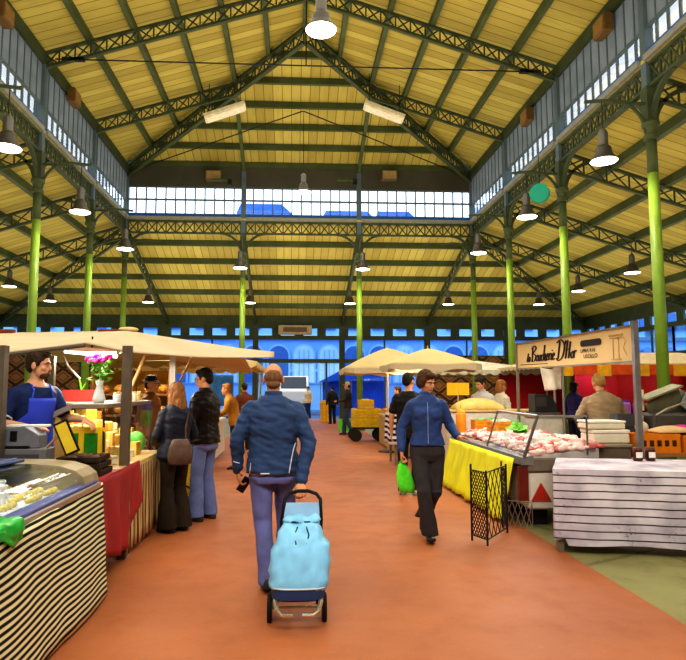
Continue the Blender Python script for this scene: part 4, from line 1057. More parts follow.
# things on top of the shelf
t = thing('flower_vase', 'clear white vase of magenta flowers with bright leaves on the glass guard', 'flowers', (-1.83, 6.0, 1.43))
b0 = V((-1.83, 6.0, 1.43))
MB().lathe(b0, [(.05, 0), (.06, .04), (.04, .11), (.028, .16), (.04, .21)], 16).build('vase', M('d8dcd8', .2, var=.05), t, smooth=True)
mb = MB(); random.seed(3)
for j in range(60):
    a = random.uniform(0, 6.28); r = random.uniform(.01, .12); c = b0 + V((r * math.cos(a), r * math.sin(a),   .2 + random.uniform(0, .2)))
    R = Euler((random.uniform(-1, 1), random.uniform(-1, 1), a)).to_matrix(); mb.prism([c + R @ V(p) for p in ((-.035, 0, 0), (0, -.016, 0), (.035, 0, .01), (0, .016, 0))], R @ V((0, 0, .003)))
mb.build('leaves', M('5fae1e', .5, var=.35, scale=20), t)
for dx, dy, dz in ((-.1, 0, .42), (-.03, .0, .44), (.075, 0, .43), (.02, -.06, .40), (-.06, -.05, .39)):
    c = b0 + V((dx, dy, dz)); mb = MB()
    for q in range(9):
        a = q * 2.4; mb.ell(c + V((.022 * math.cos(a), .022 * math.sin(a), .012 * math.sin(q))), (.022, .022, .018), 8, 6)
    mb.build('bloom', M('e62a9c', .5, var=.25, scale=30), t, smooth=True)
t = thing('planter', 'red trough planter with one green shoot on the glass guard', 'planter', (-2.2, 6.6, 1.43))
MB().loft([[V((-2.2 + sx * a, 6.6 + sy * .07, z)) for sx, sy in ((-1, -1), (1, -1), (1, 1), (-1, 1))] for a, z in ((.13, 1.43), (.16, 1.53), (.17, 1.53), (.17, 1.55))]).build('trough', M('c9453c', .5), t)
mb = MB(); mb.tube([V((-2.2, 6.6, 1.54)), V((-2.21, 6.6, 1.62)), V((-2.23, 6.59, 1.7))], [.012, .009, .003], 6); mb.tube([V((-2.2, 6.6, 1.54)), V((-2.15, 6.6, 1.63))], [.01, .003], 6); mb.build('shoot', M('6cc22a', .5), t)
for j, (y, col_, nm) in enumerate(((6.35, 'dfe2ea', 'white'), (6.6, '2f3a9c', 'blue'), (6.8, 'd8c07a', 'cream'), (7.0, 'e6dcc4', 'ivory'), (7.2, 'b99a5a', 'tan'))):
    t = thing('jar', '%s lidded jar standing on the glass guard behind the tent pole' % nm, 'jar', (-1.76, y, 1.43))
    MB().lathe((-1.76, y, 1.43), [(.035, 0), (.04, .01), (.04, .07), (.03, .08)], 14).build('glass', M(col_, .3), t); MB().lathe((-1.76, y, 1.51), [(.034, 0), (.034, .02)], 14).build('lid', M('e0c88a', .4), t)

# awning over the second stall
t = thing('market_awning', 'beige canvas awning on poles over the cheese counter at left', 'awning', (-2.2, 6.5, 0))
pts = dict(a0=at(-6, 354, 5.5), a1=at(85, 343, 5.5), pt=at(126, 352, 6.1), l1=at(200, 357.5, 7.2), tip=at(274, 357.5, 8.4), tp2=at(274, 352, 8.45), h2=at(240, 348.5, 8.3), h1=at(152, 335, 8.0), r1=at(128, 331, 8.0), r0=at(-20, 333.5, 8.0))
mb = MB()
def quadgrid(mb, A, B, C, D, n, m, sag):
    return mb.grid(lambda u, v: A.lerp(B, u).lerp(D.lerp(C, u), v) - V((0, 0, sag * math.sin(PI * u) * math.sin(PI * v))), n, m)
quadgrid(mb, pts['a0'], pts['a1'], pts['r1'], pts['r0'], 12, 8, .05)
low = [pts['a1'], pts['pt'], pts['l1'], pts['tip']]; hi = [pts['r1'], pts['h1'], pts['h2'], pts['tp2']]
for i in range(3): quadgrid(mb, low[i], low[i + 1], hi[i + 1], hi[i], 8, 8, .03)
bk = [p + V((0, 2.6, -.25)) for p in (pts['r0'], pts['r1'], pts['h1'], pts['h2'])]; top4 = [pts['r0'], pts['r1'], pts['h1'], pts['h2']]
for i in range(3): quadgrid(mb, top4[i], top4[i + 1], bk[i + 1], bk[i], 8, 6, .04)
bmesh.ops.remove_doubles(mb.bm, verts=mb.bm.verts[:], dist=.002)
mb.build('canopy', CANVAS, t, smooth=True, thick=.012)
mb = MB(); e = [pts['a0'], pts['a1'], pts['pt']]; mb.tube([p - V((0, 0, .02)) for p in (pts['a0'], pts['a1'])], .02, 6); mb.build('edge_bar', POLE_B, t)
MB().ell(pts['r1'] + V((0, .02, .02)), (.13, .1, .035), 14, 8).build('ridge_knot', CANVAS2, t, smooth=True)
for px in (5, 108): MB().box(at(px, 331.5, 7.96), (.24, .08, .055), bevel=.01).build('ridge_block', M('7a3a22', .6), t)
for (x, y, zt) in ((-1.575, 6.0, 1.97), (-2.27, 4.96, 1.9), (-1.66, 8.7, 2.12), (-3.3, 8.7, 2.0)):
    MB().bb((x - .04, y - .04, 0), (x + .04, y + .04, zt)).build('pole', POLE_B if y < 8 else ALU, t)
for a, b_ in ((at(145, 356, 6.6), at(128, 395, 6.05)), (at(192, 357, 7.4), at(176, 389, 8.6))):
    MB().bar(a, b_, .025, .025).build('strut', WOODL, t)
MB().tube([at(62, 352, 6.9), at(68, 366, 6.9), at(80, 379, 6.9)], .013, 6).build('strut', ALU, t)
t = thing('fluorescent_lamp', 'white fluorescent batten fixed under the left awning', 'lamp', at(92, 350, 6.3))
a, b_ = at(66, 348, 6.3), at(118, 353, 6.3)
MB().bar(a, b_, .09, .05).build('casing', WHITE, t); TUBE = M('fff6e0', .4, var=0, emit=5.0); MB().cyl(a - V((0, 0.03, .035)), b_ - V((0, .03, .035)), .018, n=8).build('tube', TUBE, t)
MB().cyl(a.lerp(b_, .5), a.lerp(b_, .5) + V((0, 0, .14)), .008, n=6).build('hanger', DKMET, t)

# ================= left, further on: rack of bread and third stall with a scalloped valance
t = thing('bread_rack', 'golden wooden rack with shelves of loaves behind the left stall', 'rack', (-3.1, 10.3, 0))
MB().bb((-3.2, 10.4, 0), (-1.95, 10.46, 1.85)).build('back_board', M('d0a040', .7, var=.35, scale=3), t)
for z in (.8, 1.12, 1.45): MB().bb((-3.2, 10.02, z), (-1.95, 10.4, z + .03)).build('shelf', WOOD, t)
for x in (-3.2, -2.6, -1.99): MB().bb((x, 10.02, 0), (x + .04, 10.4, 1.85)).build('upright', WOOD, t)
def loaf(mat, L, r):
    t = thing('bread_loaf', 'golden loaf on the bread rack behind the left stall', 'bread', (0, 0, 0), group='loaves on the rack')
    mb = MB(); mb.loft([ring(V((0, L * (q - .5), r * .8)), X_, V((0, 0, 1)), r * max(.15, math.sin(PI * (.06 + .88 * q))) ** .5, r * .8 * max(.15, math.sin(PI * (.06 + .88 * q))) ** .5, 12, 2) for q in [i / 10 for i in range(11)]]); mb.build('crust', mat, t, world=False, smooth=True)
    for q in (-.2, 0, .2): MB().box((0, L * q, r * 1.56), (r * .9, .012, .012), rz=.5).build('slash', M('e8cf96', .8), t, world=False)
    return t
LO = [loaf(M('b5702a', .7, var=.3, scale=25), .3, .075), loaf(M('d09a3c', .7, var=.3, scale=25), .24, .09)]
n = 0
for z in (.83, 1.15, 1.48):
    for j in range(11):
        x = -4.43 + j * .235
        if x < -3.1 or abs(x + 2.58) < .07: continue
        o = LO[n % 2] if n < 2 else dup(LO[n % 2], (0, 0, 0)); o.location = (x, 10.2, z); o.rotation_euler = (0, 0, .12 * math.sin(n * 5)); n += 1
def valance_tent(label, x0, x1, y0, y1, z, rise, mat, poles, scal=.12, name='market_awning'):
    t = thing(name, label, 'awning', ((x0 + x1) / 2, (y0 + y1) / 2, 0)); xm, ym = (x0 + x1) / 2, (y0 + y1) / 2
    C = [V((x0, y0, z)), V((x1, y0, z)), V((x1, y1, z)), V((x0, y1, z))]; rl = min(x1 - x0, y1 - y0) * .35
    top = [V((x0 + rl, ym, z + rise)), V((x1 - rl, ym, z + rise))] if x1 - x0 > y1 - y0 else [V((xm, y0 + rl, z + rise)), V((xm, y1 - rl, z + rise))]
    T = [top[0], top[1], top[1], top[0]] if x1 - x0 > y1 - y0 else [top[0], top[0], top[1], top[1]]
    mb = MB()
    for i in range(4): quadgrid(mb, C[i], C[(i + 1) % 4], T[(i + 1) % 4], T[i], 10, 8, .05)
    bmesh.ops.remove_doubles(mb.bm, verts=mb.bm.verts[:], dist=.002)
    mb.build('canopy', mat, t, smooth=True, thick=.01)
    for i in range(4):
        A, B = C[i], C[(i + 1) % 4]; n = max(3, int((B - A).length / .28)) * 6
        mb = MB(); mb.grid(lambda u, v: A.lerp(B, u) - V((0, 0, v * (scal * .55 + scal * .45 * abs(math.sin(u * n / 6 * PI))))), n, 2); mb.build('valance', mat, t, thick=.008)
    for (x, y) in poles: MB().cyl((x, y, 0), (x, y, z), .028, n=8).build('pole', ALU, t)
    return t
valance_tent('beige awning with scalloped valance on the left behind the couple', -3.1, -.62, 10.6, 14.6, 2.02, .22, CANVAS2, [(-.75, 14.4), (-2.9, 14.4), (-2.9, 10.8)])
t = thing('stall_table', 'white fronted stall counter under the scalloped awning on the left', 'table', (-2, 13, 0))
MB().bb((-2.6, 11.3, .82), (-1.62, 15.3, .87)).build('tabletop', WHITE, t)
for y in (11.4, 15.2): MB().bb((-2.5, y - .04, 0), (-2.4, y + .04, .82)).build('leg', POLE, t)
MB().bb((-1.68, 11.3, .08), (-1.64, 15.3, .82)).build('front_panel', M('d9d2c2', .7, var=.1), t)
GOLD = [M('e0b024', .6, var=.3), M('c9701f', .6, var=.3), M('a8b02c', .6, var=.3), M('e0c85a', .6, var=.2)]
def crate(label, loc, size, mat, fill, n=12, group=None, r=.05, cat='crate', rz=0):
    """slatted crate with loose produce: rim walls, base, each visible fruit"""
    w, d, h = size; t = thing('produce_crate', label, cat, loc, rz, group)
    mb = MB(); mb.box((0, 0, .008), (w, d, .016)); mb.build('base', mat, t, world=False)
    for sx, sy, a, b_ in ((0, -1, w, .012), (0, 1, w, .012), (-1, 0, .012, d), (1, 0, .012, d)):
        mb = MB()
        for z in (.22, .55, .86): mb.box((sx * w / 2, sy * d / 2, h * z), (a, b_, h * .26))
        for e in (-1, 1): mb.box((sx * w / 2 + (e * w / 2 * .96 if sx == 0 else 0), sy * d / 2 + (e * d / 2 * .96 if sy == 0 else 0), h / 2), (.02, .02, h))
        mb.build('slatted_side', mat, t, world=False)
    random.seed(int(abs(loc[0]) * 991 + loc[1] * 77))
    for j in range(n):
        x = random.uniform(-.5, .5) * (w - 2.2 * r); y = random.uniform(-.5, .5) * (d - 2.2 * r)
        MB().ell((x, y, h * .8 + random.uniform(0, r * .8)), (r, r, r * .92), 9, 7).build('fruit', fill, t, world=False, smooth=True)
    return t
for j in range(6):
    crate('crate of %s on the white fronted left counter, %s from the near end' % (('yellow fruit', 'orange fruit', 'green pears')[j % 3], ordn(j)), (-1.95 - .02 * (j % 2), 11.6 + j * .58, .87), (.42, .5, .16), WOODL, GOLD[j % 3], 12)
t = thing('hanging_tarpaulin', 'blue plastic sheet hanging under the scalloped awning', 'tarpaulin', (-1.6, 14.7, 1.2))
MB().grid(lambda u, v: V((-2.15 + .75 * u, 14.75 + .03 * math.sin(u * 14), 1.15 + .72 * v)), 16, 4).build('sheet', M('2f78c8', .4, var=.2), t, smooth=True, thick=.004)
# baskets on the floor by the couple
def basket(label, loc, r, h, mat):
    t = thing('wicker_basket', label, 'basket', loc); mb = MB(); P = []
    for i in range(9):
        q = i / 8; P.append((r * (.82 + .2 * q) + (.006 if i % 2 else -.004), h * q))
    mb.lathe(V(loc), P + [(r * .95, h), (r * .8, h * .1)], 22); mb.build('basket', mat, t)
    MB().tube(arc(V(loc) + V((0, 0, h)), X_, V((0, 0, 1)), r * .98, 0, PI, 12), .012, 6).build('handle', DKMET, t)
basket('brown wicker basket with arched handle on the floor between the couple', (-1.36, 7.86, 0), .16, .22, M('8a5a2c', .7, var=.4, scale=50, bump=.5))
for i in range(2):
    crate('yellow slatted crate on the floor behind the couple, %s one of the pair' % ('lower', 'upper')[i], (-1.42, 8.45, .0 + i * .3), (.36, .36, .29), M('d8b41c', .5, var=.2), M('4a3a1c', .7), 8)
# ================= right front: table under a white cloth with black stripes
FL, FR_, BR, BL = V((2.51, 5.97, 0)), V((4.85, 5.40, 0)), V((5.05, 6.5, 0)), V((2.95, 6.9, 0))
def tq(u, v, z): return FL.lerp(FR_, u).lerp(BL.lerp(BR, u), v) + V((0, 0, z))
t = thing('stall_table', 'trestle table under the white striped cloth at right', 'table', (3.6, 6.2, 0))
MB().prism([tq(.01, .03, .74), tq(.99, .03, .74), tq(.99, .97, .74), tq(.01, .97, .74)], (0, 0, .035)).build('tabletop', WOODL, t)
for u in (.02, .5, .97):
    for v in (.07, .93): p = tq(u, v, 0); MB().bb((p.x - .025, p.y - .025, 0), (p.x + .025, p.y + .025, .74)).build('leg', POLE, t)
c = ripple_cloth([(BL.x, BL.y), (FL.x, FL.y), (FR_.x, FR_.y), (BR.x, BR.y)], .79, lambda u: .085 + .012 * math.sin(u * 20) if u > .25 else .11 + .03 * math.sin(u * 30), 150, 14, .01, 10)
c.grid(lambda u, v: tq(u, v, .79 + .002 * math.sin(u * 30) * math.sin(v * 9)), 20, 10)
bmesh.ops.remove_doubles(c.bm, verts=c.bm.verts[:], dist=.006)
one(c, 'tablecloth', stripes('ddd4dc', '29262c', .0735, .16, 2, .02, 2.5, c3='a59bac', stains=True), 'white cloth with thin black stripes covering the table at lower right', 'tablecloth', (3.6, 6.3, .79), smooth=False, thick=.003)
for x, nm in ((3.69, 'left'), (3.83, 'right')):
    t = thing('preserve_jar', 'dark preserve jar with white label on the striped cloth table, %s of the two' % nm, 'jar', (x, 6.55, .795)); b0 = V((x, 6.55, .795))
    MB().lathe(b0, [(.045, 0), (.05, .008), (.05, .105), (.042, .12)], 18).build('jar', M('4a1c14', .2, var=.1), t, smooth=True)
    MB().lathe(b0 + V((0, 0, .118)), [(.047, 0), (.047, .022), (.044, .024)], 18).build('lid', M('6b4a3a', .35), t)
    mb = MB(); mb.grid(lambda u, v: b0 + V((.0515 * math.sin(-.8 + 1.6 * u), -.0515 * math.cos(-.8 + 1.6 * u), .035 + .06 * v)), 8, 1); mb.build('paper_label', WHITE, t)

# ================= the butcher's trailer counter
t = thing('butcher_counter', 'white trailer counter of the butcher with sloping meat bed and glass front', 'counter', (3.1, 8.5, 0))
FX, NY, FY, BX = 2.62, 7.02, 10.2, 3.5
MB().bb((FX + .06, NY + .02, .2), (BX, FY, .62), .02).build('body', M('d9d0c0', .5, var=.08), t)
MB().bb((FX + .04, NY - .01, .62), (BX, FY, .775), .015).build('rim', M('75685c', .5), t)
MB().prism([(FX - .03, NY - .02, .70), (FX - .02, NY - .02, .785), (FX + .11, NY - .02, .805), (FX + .11, NY - .02, .70)], (0, 3.2, 0)).build('front_rail', M('8f8f8c', .35, .5), t)
MB().prism([(FX + .06, NY, .775), (FX + .06, NY, .8), (BX, NY, .885), (BX, NY, .775)], (0, 3.14, 0)).build('meat_bed', M('cfc4bd', .4, .2), t)
MB().bb((2.75, 7.2, 0), (2.95, 7.35, .2)).build('support', DKMET, t); MB().bb((2.8, 9.9, 0), (3.0, 10.1, .2)).build('support', DKMET, t)
for y in (7.7, 9.2): MB().cyl((2.74, y, .22), (2.92, y, .22), .22, n=20).build('wheel', M('191817', .7), t)
MB().prism([(2.70, NY + .01, .3), (2.93, NY + .01, .3), (2.815, NY + .01, .5)], (0, -.012, 0)).build('reflector_triangle', M('b5311c', .4, var=.1), t)
MB().bb((2.56, NY + .0, .3), (2.67, NY + .05, .68)).build('tail_lamp', M('6b2416', .4), t)
MB().tube([V((FX, NY - .02, .79)), V((FX + .17, NY - .02, 1.25))], .02, 8).build('glass_post', M('77706a', .35, .6), t)
MB().tube([V((FX, 8.35, .79)), V((FX + .16, 8.35, 1.26))], .013, 8).build('glass_post', M('77706a', .35, .6), t)
MB().tube([V((FX + .17, NY - .02, 1.25)), V((FX + .16, 8.35, 1.26))], .018, 8).build('top_rail', M('a8a49c', .35, .6), t)
MB().bar((FX + .17, NY - .02, 1.24), (3.36, NY - .02, 1.25), .025, .025).build('top_rail', M('a8a49c', .35, .6), t)
MB().tube([V((3.36, NY - .02, 1.25)), V((3.36, NY - .02, .82))], .012, 8).build('glass_post', M('77706a', .35, .6), t)
MB().grid(lambda u, v: V((FX + .17 * v, NY + 1.32 * u, .8 + .45 * v)), 1, 1).build('front_glass', CLEAR, t)
def bedz(x): return .8 + (x - FX - .06) * .1036
MEATM = [M('e0a59a', .35, var=.35, scale=14, tint='f2d8cc', bump=.3), M('a8302e', .35, var=.4, scale=14, tint='d87870', bump=.3), M('f0dccd', .4, var=.2, scale=14, tint='e8a898', bump=.3), M('d98478', .35, var=.4, scale=10, tint='f4dcd2', bump=.3)]
MLAB = [('pale pink cut of meat lying in the butcher display', 'pale pink cuts'), ('deep red cut of meat lying in the butcher display', 'deep red cuts'), ('whitish piece of poultry lying in the butcher display', 'poultry pieces'), ('rosy marbled joint lying in the butcher display', 'rosy joints')]
meats = []
for i in range(4):
    mb = MB(); mb.ell((0, 0, .03), [(.13, .07, .035), (.1, .075, .035), (.11, .08, .055), (.14, .065, .045)][i], 18, 12)
    for v in mb.bm.verts: v.co += v.co.normalized() * .034 * noise.noise(v.co * 16 + V((i * 7, 0, 0))); v.co.z = max(0, v.co.z)
    o = mb.build('meat_cut', MEATM[i], None, smooth=True); tag(o, MLAB[i][0], 'meat', MLAB[i][1]); meats.append(o)
random.seed(12)
for r_ in range(10):
    for c_ in range(26):
        x = FX + .14 + r_ * .083 + random.uniform(-.025, .025); y = NY + .03 + c_ * .12 + random.uniform(-.03, .03)
        if y > FY - .1 or (r_ > 5 and y > 9.2): continue
        q = random.choice((0, 0, 1, 1, 1, 2, 2, 3, 3)); q_ = random.uniform(.5, .92)
        o = meats[q] if meats[q].location.length < .01 else dup(meats[q], (0, 0, 0))
        o.location = (x, y, bedz(x) + .002 + .02 * (c_ % 2)); o.rotation_euler = (random.uniform(-.15, .25), -.1, random.uniform(0, 6.28)); o.scale = (q_, q_, q_ * random.uniform(.9, 1.4))
for j, (x, y) in enumerate(((2.85, 7.3), (3.1, 7.7), (2.85, 8.2), (3.1, 8.8), (3.3, 8.1))):
    t = thing('price_tag', 'small blank white price tag standing among the meat, %s from the near end' % ordn(j), 'price tag', (x, y, bedz(x)))
    MB().box((x, y, .95), (.08, .004, .055), rz=-.5).build('card', WHITE, t); MB().cyl((x, y, bedz(x)), (x, y, .93), .003, n=5).build('spike', ALU, t)
# yellow cloth below the rail
c = ripple_cloth([(FX - .03, 7.25), (FX - .04, 10.2), (FX + .4, 10.23)], .75, .04, 110, 10, .025, 26)
for v in c.bm.verts:
    if v.co.y < 10.19: v.co.x -= .2 * max(0, (.75 - v.co.z) / .75)
one(c, 'table_skirt', M('e2dc22', .6, var=.12, scale=3), 'bright yellow cloth hanging below the rail of the meat counter', 'tablecloth', (2.5, 8.8, .74), smooth=True, thick=.004)

# folding lattice screen
A, B, C, D = V((1.86, 6.5, 0)), V((1.95, 6.27, 0)), V((2.34, 6.81, 0)), V((2.38, 7.08, 0))
t = thing('folding_screen', 'black metal folding lattice fence standing before the yellow cloth', 'fence', (2.0, 6.4, 0))
def lattice_panel(a, b_, z0, z1, n):
    mb = MB(); d = b_ - a; Z = V((0, 0, 1)); h = z1 - z0; L = d.length; st = L / n; m = max(2, int(round(h / (st * 1.6))))
    for k in range(-m, n + 1):
        for s in (1, -1):
            pts_ = []
            for j in range(0, 41):
                q = j / 40; x = (k + m * q) / n if s > 0 else (k + m * (1 - q)) / n
                if 0 <= x <= 1: pts_.append(a + d * x + Z * (z0 + h * q))
            if len(pts_) > 1: mb.bar(pts_[0], pts_[-1], .007, .007)
    for z in (z0, z1): mb.bar(a + Z * z, b_ + Z * z, .01, .012)
    mb.build('lattice_panel', DKMET, t)
lattice_panel(A, B, .06, .72, 6); lattice_panel(B, C, .06, .72, 5); lattice_panel(C, D, .06, .68, 4)
for p in (A, B, C, D):
    MB().cyl(p, p + V((0, 0, .78 if p is A else .74)), .011, n=8).build('post', DKMET, t)
t = thing('wire_screen', 'low white wire grid leaning at the corner of the meat trailer', 'grid', (2.55, 7.05, 0))
mb = MB(); a, b_ = V((2.42, 7.15, 0.01)), V((2.68, 6.96, 0.01))
for k in range(6):
    p = a.lerp(b_, k / 5); mb.bar(p, a.lerp(b_, min(1, k / 5 + .3)) + V((0, 0, .28)), .008, .008); mb.bar(p, a.lerp(b_, max(0, k / 5 - .3)) + V((0, 0, .28)), .008, .008)
for z in (0, .28): mb.bar(a + V((0, 0, z)), b_ + V((0, 0, z)), .01, .01)
mb.build('wire_grid', ALU, t)

# ================= the butcher's sign
t = thing('shop_sign', 'cream banner sign of the butcher with black brush lettering between two poles', 'sign', (3.65, 8.3, 0))
ys, ye = 7.0, 10.3
def sgn(px, py, Y):
    return at(px, py, Y)
Ltop, Lbot, Rtop, Rbot = at(517, 344, ye), at(520, 369, ye), at(633.5, 325, ys), at(634, 361.5, ys)
X0, X1 = Ltop.x, Rtop.x
zt0, zb0, zt1, zb1 = Ltop.z, Lbot.z, Rtop.z, Rbot.z
def sp_(u, v, off=0.0):          # u along the board from the far (left) end, v up
    p = V((X0 + (X1 - X0) * u, ye + (ys - ye) * u, (zb0 + (zb1 - zb0) * u) * (1 - v) + (zt0 + (zt1 - zt0) * u) * v))
    return p + V((-off, -off * .06, 0))
MB().prism([sp_(0, 0), sp_(1, 0), sp_(1, 1), sp_(0, 1)], (.02, .0, 0)).build('board', M('d8b87e', .6, var=.08, scale=1.5), t)
mb = MB()
for a, b_ in (((0, 1), (1, 1)), ((0, 0), (1, 0)), ((0, 0), (0, 1)), ((1, 0), (1, 1))): mb.bar(sp_(*a, .003), sp_(*b_, .003), .022, .022)
mb.build('frame', M('8a8074', .45, .4), t)
p = sp_(1.004, 0); MB().bb((p.x - .025, p.y - .025, 0), (p.x + .035, p.y + .035, zt1 + .05)).build('pole', M('8c8682', .4, .5), t)
p = sp_(-.004, 0); MB().bb((p.x - .02, p.y - .02, 0), (p.x + .02, p.y + .02, zt0 + .02)).build('pole', M('8c7c68', .4, .3), t)
INK = M('2b2019', .7, var=0)
SL = (sp_(1, 0) - sp_(0, 0)).length; SH = zt1 - zb1
def text_on(s, u, v, h, mat, shear=0.0, sx=1.0, name='lettering', bold=0.012):
    cu = bpy.data.curves.new('t', 'FONT'); cu.body = s; cu.size = 1.0; cu.shear = shear; cu.offset = bold; cu.extrude = 0.0; cu.resolution_u = 3
    o = bpy.data.objects.new('t', cu); COL.objects.link(o); dg = bpy.context.evaluated_depsgraph_get()
    me = bpy.data.meshes.new_from_object(o.evaluated_get(dg)); bpy.data.objects.remove(o)
    for q in me.vertices:
        x, y = q.co.x * h * sx, q.co.y * h
        q.co = sp_(u + x / SL, v + y / SH, .008)
    me.materials.clear(); me.materials.append(mat); return put(name, me, t)
def brush(strokes, u0, v0, s, r, nm='brush_lettering'):
    mb = MB()
    for st in strokes:
        P = [V((x, y, 0)) for x, y in st]; Q = []
        for i in range(len(P) - 1):                      # catmull-rom
            p0, p1, p2, p3 = P[max(i - 1, 0)], P[i], P[i + 1], P[min(i + 2, len(P) - 1)]
            for k in range(6):
                q = k / 6; Q.append(.5 * ((2 * p1) + (p2 - p0) * q + (2 * p0 - 5 * p1 + 4 * p2 - p3) * q * q + (3 * p1 - p0 - 3 * p2 + p3) * q ** 3))
        Q.append(P[-1]); rad = []
        pts_ = [sp_(u0 + q.x * s * 1.22 / SL, v0 + q.y * s / SH, .008) for q in Q]
        for i, q in enumerate(Q):
            d = (Q[min(i + 1, len(Q) - 1)] - Q[max(i - 1, 0)]).normalized(); rad.append(r * (.45 + .75 * abs(d.y)))
        mb.tube(pts_, rad, 6)
    return mb.build(nm, INK, t)
# brush script reading "la Boucherie D'Hor"
B_ = [[(.05, .0), (.0, .95)], [(-.12, .85), (.15, 1.05), (.42, .85), (.1, .55), (.45, .35), (.3, .02), (-.1, .0)]]
def sh(st, dx, k=1.0): return [[(x * k + dx + y * .18, y * k) for x, y in q] for q in st]
o_ = [[(.2, .4), (.0, .25), (.1, .0), (.28, .12), (.2, .4)]]
u_ = [[(0, .4), (.02, .1), (.14, .0), (.26, .38)], [(.26, .4), (.26, .05), (.34, .0)]]
c_ = [[(.24, .36), (.08, .38), (.0, .15), (.1, .0), (.26, .06)]]
h_ = [[(.06, 1.0), (.0, .0)], [(.0, .2), (.16, .42), (.22, .0), (.3, .02)]]
e_ = [[(.0, .18), (.2, .28), (.12, .42), (.0, .2), (.08, .0), (.26, .06)]]
r_ = [[(.0, .42), (.02, .0)], [(.02, .25), (.12, .42), (.22, .38)]]
i_ = [[(.04, .4), (.02, .05), (.1, .0)], [(.07, .58), (.08, .62)]]
l_ = [[(.1, .7), (.0, .1), (.1, .0)]]; a_l = o_ + [[(.24, .4), (.24, .04), (.32, .0)]]
D_ = [[(.12, 1.1), (.02, .0)], [(-.2, 1.05), (.2, 1.2), (.62, .8), (.5, .15), (.1, -.1), (-.15, .05)]]
ap = [[(.05, 1.1), (.0, .85)]]
H_ = [[(.1, 1.1), (.0, .0)], [(.38, 1.0), (.3, .0)], [(.02, .5), (.34, .55)]]
strokes = sh(l_, -.62, .8) + sh(a_l, -.5, .8) + sh(B_, 0) + sh(o_, .5) + sh(u_, .78) + sh(c_, 1.14) + sh(h_, 1.42) + sh(e_, 1.76) + sh(r_, 2.04) + sh(i_, 2.3) + sh(e_, 2.44) + sh(D_, 3.05) + sh(ap, 3.72) + sh(H_, 3.88) + sh(o_, 4.38) + sh(r_, 4.68)
brush(strokes, .175, .25, .232, .0125)
mb = MB(); mb.prism([sp_(.635 + .155 * a, .57 + .2 * b_ + .0, .004) for a, b_ in ((.06, 0), (.94, 0), (1, .25), (1, .75), (.94, 1), (.06, 1), (0, .75), (0, .25))], (-.006, 0, 0)); mb.build('emblem_plate', INK, t)
text_on('VIANDES', .65, .62, .075, M('d8b87e', .6, var=0), 0, 1.15, 'emblem_lettering')
text_on('UPRA R10', .632, .38, .075, INK, 0, 1.15); text_on('USOLLO', .655, .2, .075, INK, 0, 1.25)
mb = MB()
for u in (.87, .905): mb.bar(sp_(u, .1, .006), sp_(u, .72, .006), .008, .01)
for v, a, b_ in ((.72, .85, .925), (.8, .84, .935), (.1, .855, .92)): mb.bar(sp_(a, v, .006), sp_(b_, v, .006), .01, .01)
mb.tube([sp_(.925, .8, .006), sp_(.95, .6, .006), sp_(.935, .4, .006), sp_(.955, .2, .006)], .004, 5); mb.build('pillar_drawing', M('bd9c62', .7), t)
# white cloth pegged behind the sign
t = thing('hanging_cloth', 'white cloth pegged by its corners behind the butcher sign', 'cloth', at(551, 378, 9.2))
a, b_, c, d = at(540, 367, 9.2), at(561, 364, 9.2), at(562, 389, 9.2), at(545, 391, 9.2)
MB().grid(lambda u, v: a.lerp(b_, u).lerp(d.lerp(c, u), v) + V((0, .03 * math.sin(u * 9) * (.3 + v), -.05 * math.sin(PI * u) * (1 - v))), 14, 10).build('cloth', M('d9cbb4', .8, var=.12), t, smooth=True, thick=.004)
MB().cyl(a + V((-.3, 0, .03)), V((b_.x + .25, b_.y, b_.z + .03)), .006, n=6).build('line', DKMET, t)
q = V((b_.x + .02, b_.y, 0)); MB().cyl(q, q + V((0, 0, b_.z + .05)), .018, n=8).build('pole', ALU, t)

# ================= behind the meat: boxes, crates and machines
t = thing('counter_block', 'brown work counter beside the meat bed carrying the foam boxes', 'counter', (3.7, 7.3, 0))
MB().bb((3.5, 7.1, .05), (3.93, 7.55, .88), .01).build('body', M('6b5a4a', .5), t); MB().bb((3.49, 7.08, .88), (3.94, 7.56, .92), .01).build('worktop', M('8a7a66', .5), t); MB().bb((3.54, 7.14, 0), (3.9, 7.5, .05)).build('plinth', GREYD, t)
def foam(label, c, s):
    t = thing('foam_box', label, 'box', c); x, y, z = c
    MB().box((x, y, z + s[2] * .36), (s[0], s[1], s[2] * .72), bevel=.015).build('box', M('d8cdb4', .8, var=.08), t); MB().box((x, y, z + s[2] * .86), (s[0] * 1.02, s[1] * 1.02, s[2] * .26), bevel=.015).build('lid', M('e2d8c2', .8, var=.06), t)
foam('cream foam box on the work counter before the butcher, lower one', (3.74, 7.34, .92), (.44, .34, .16)); foam('cream foam box stacked on top of the lower foam box', (3.71, 7.36, 1.085), (.44, .32, .1))
t = thing('stall_table', 'table holding orange crates behind the striped cloth at far right', 'table', (4.35, 7.2, 0))
MB().bb((3.98, 7.04, .78), (5.3, 7.85, .82)).build('tabletop', WOOD, t)
for x in (4.05, 5.2):
    for y in (7.1, 7.8): MB().bb((x - .03, y - .03, 0), (x + .03, y + .03, .78)).build('leg', POLE, t)
OR = M('d97a14', .5, var=.15); ORD = M('4a2408', .7)
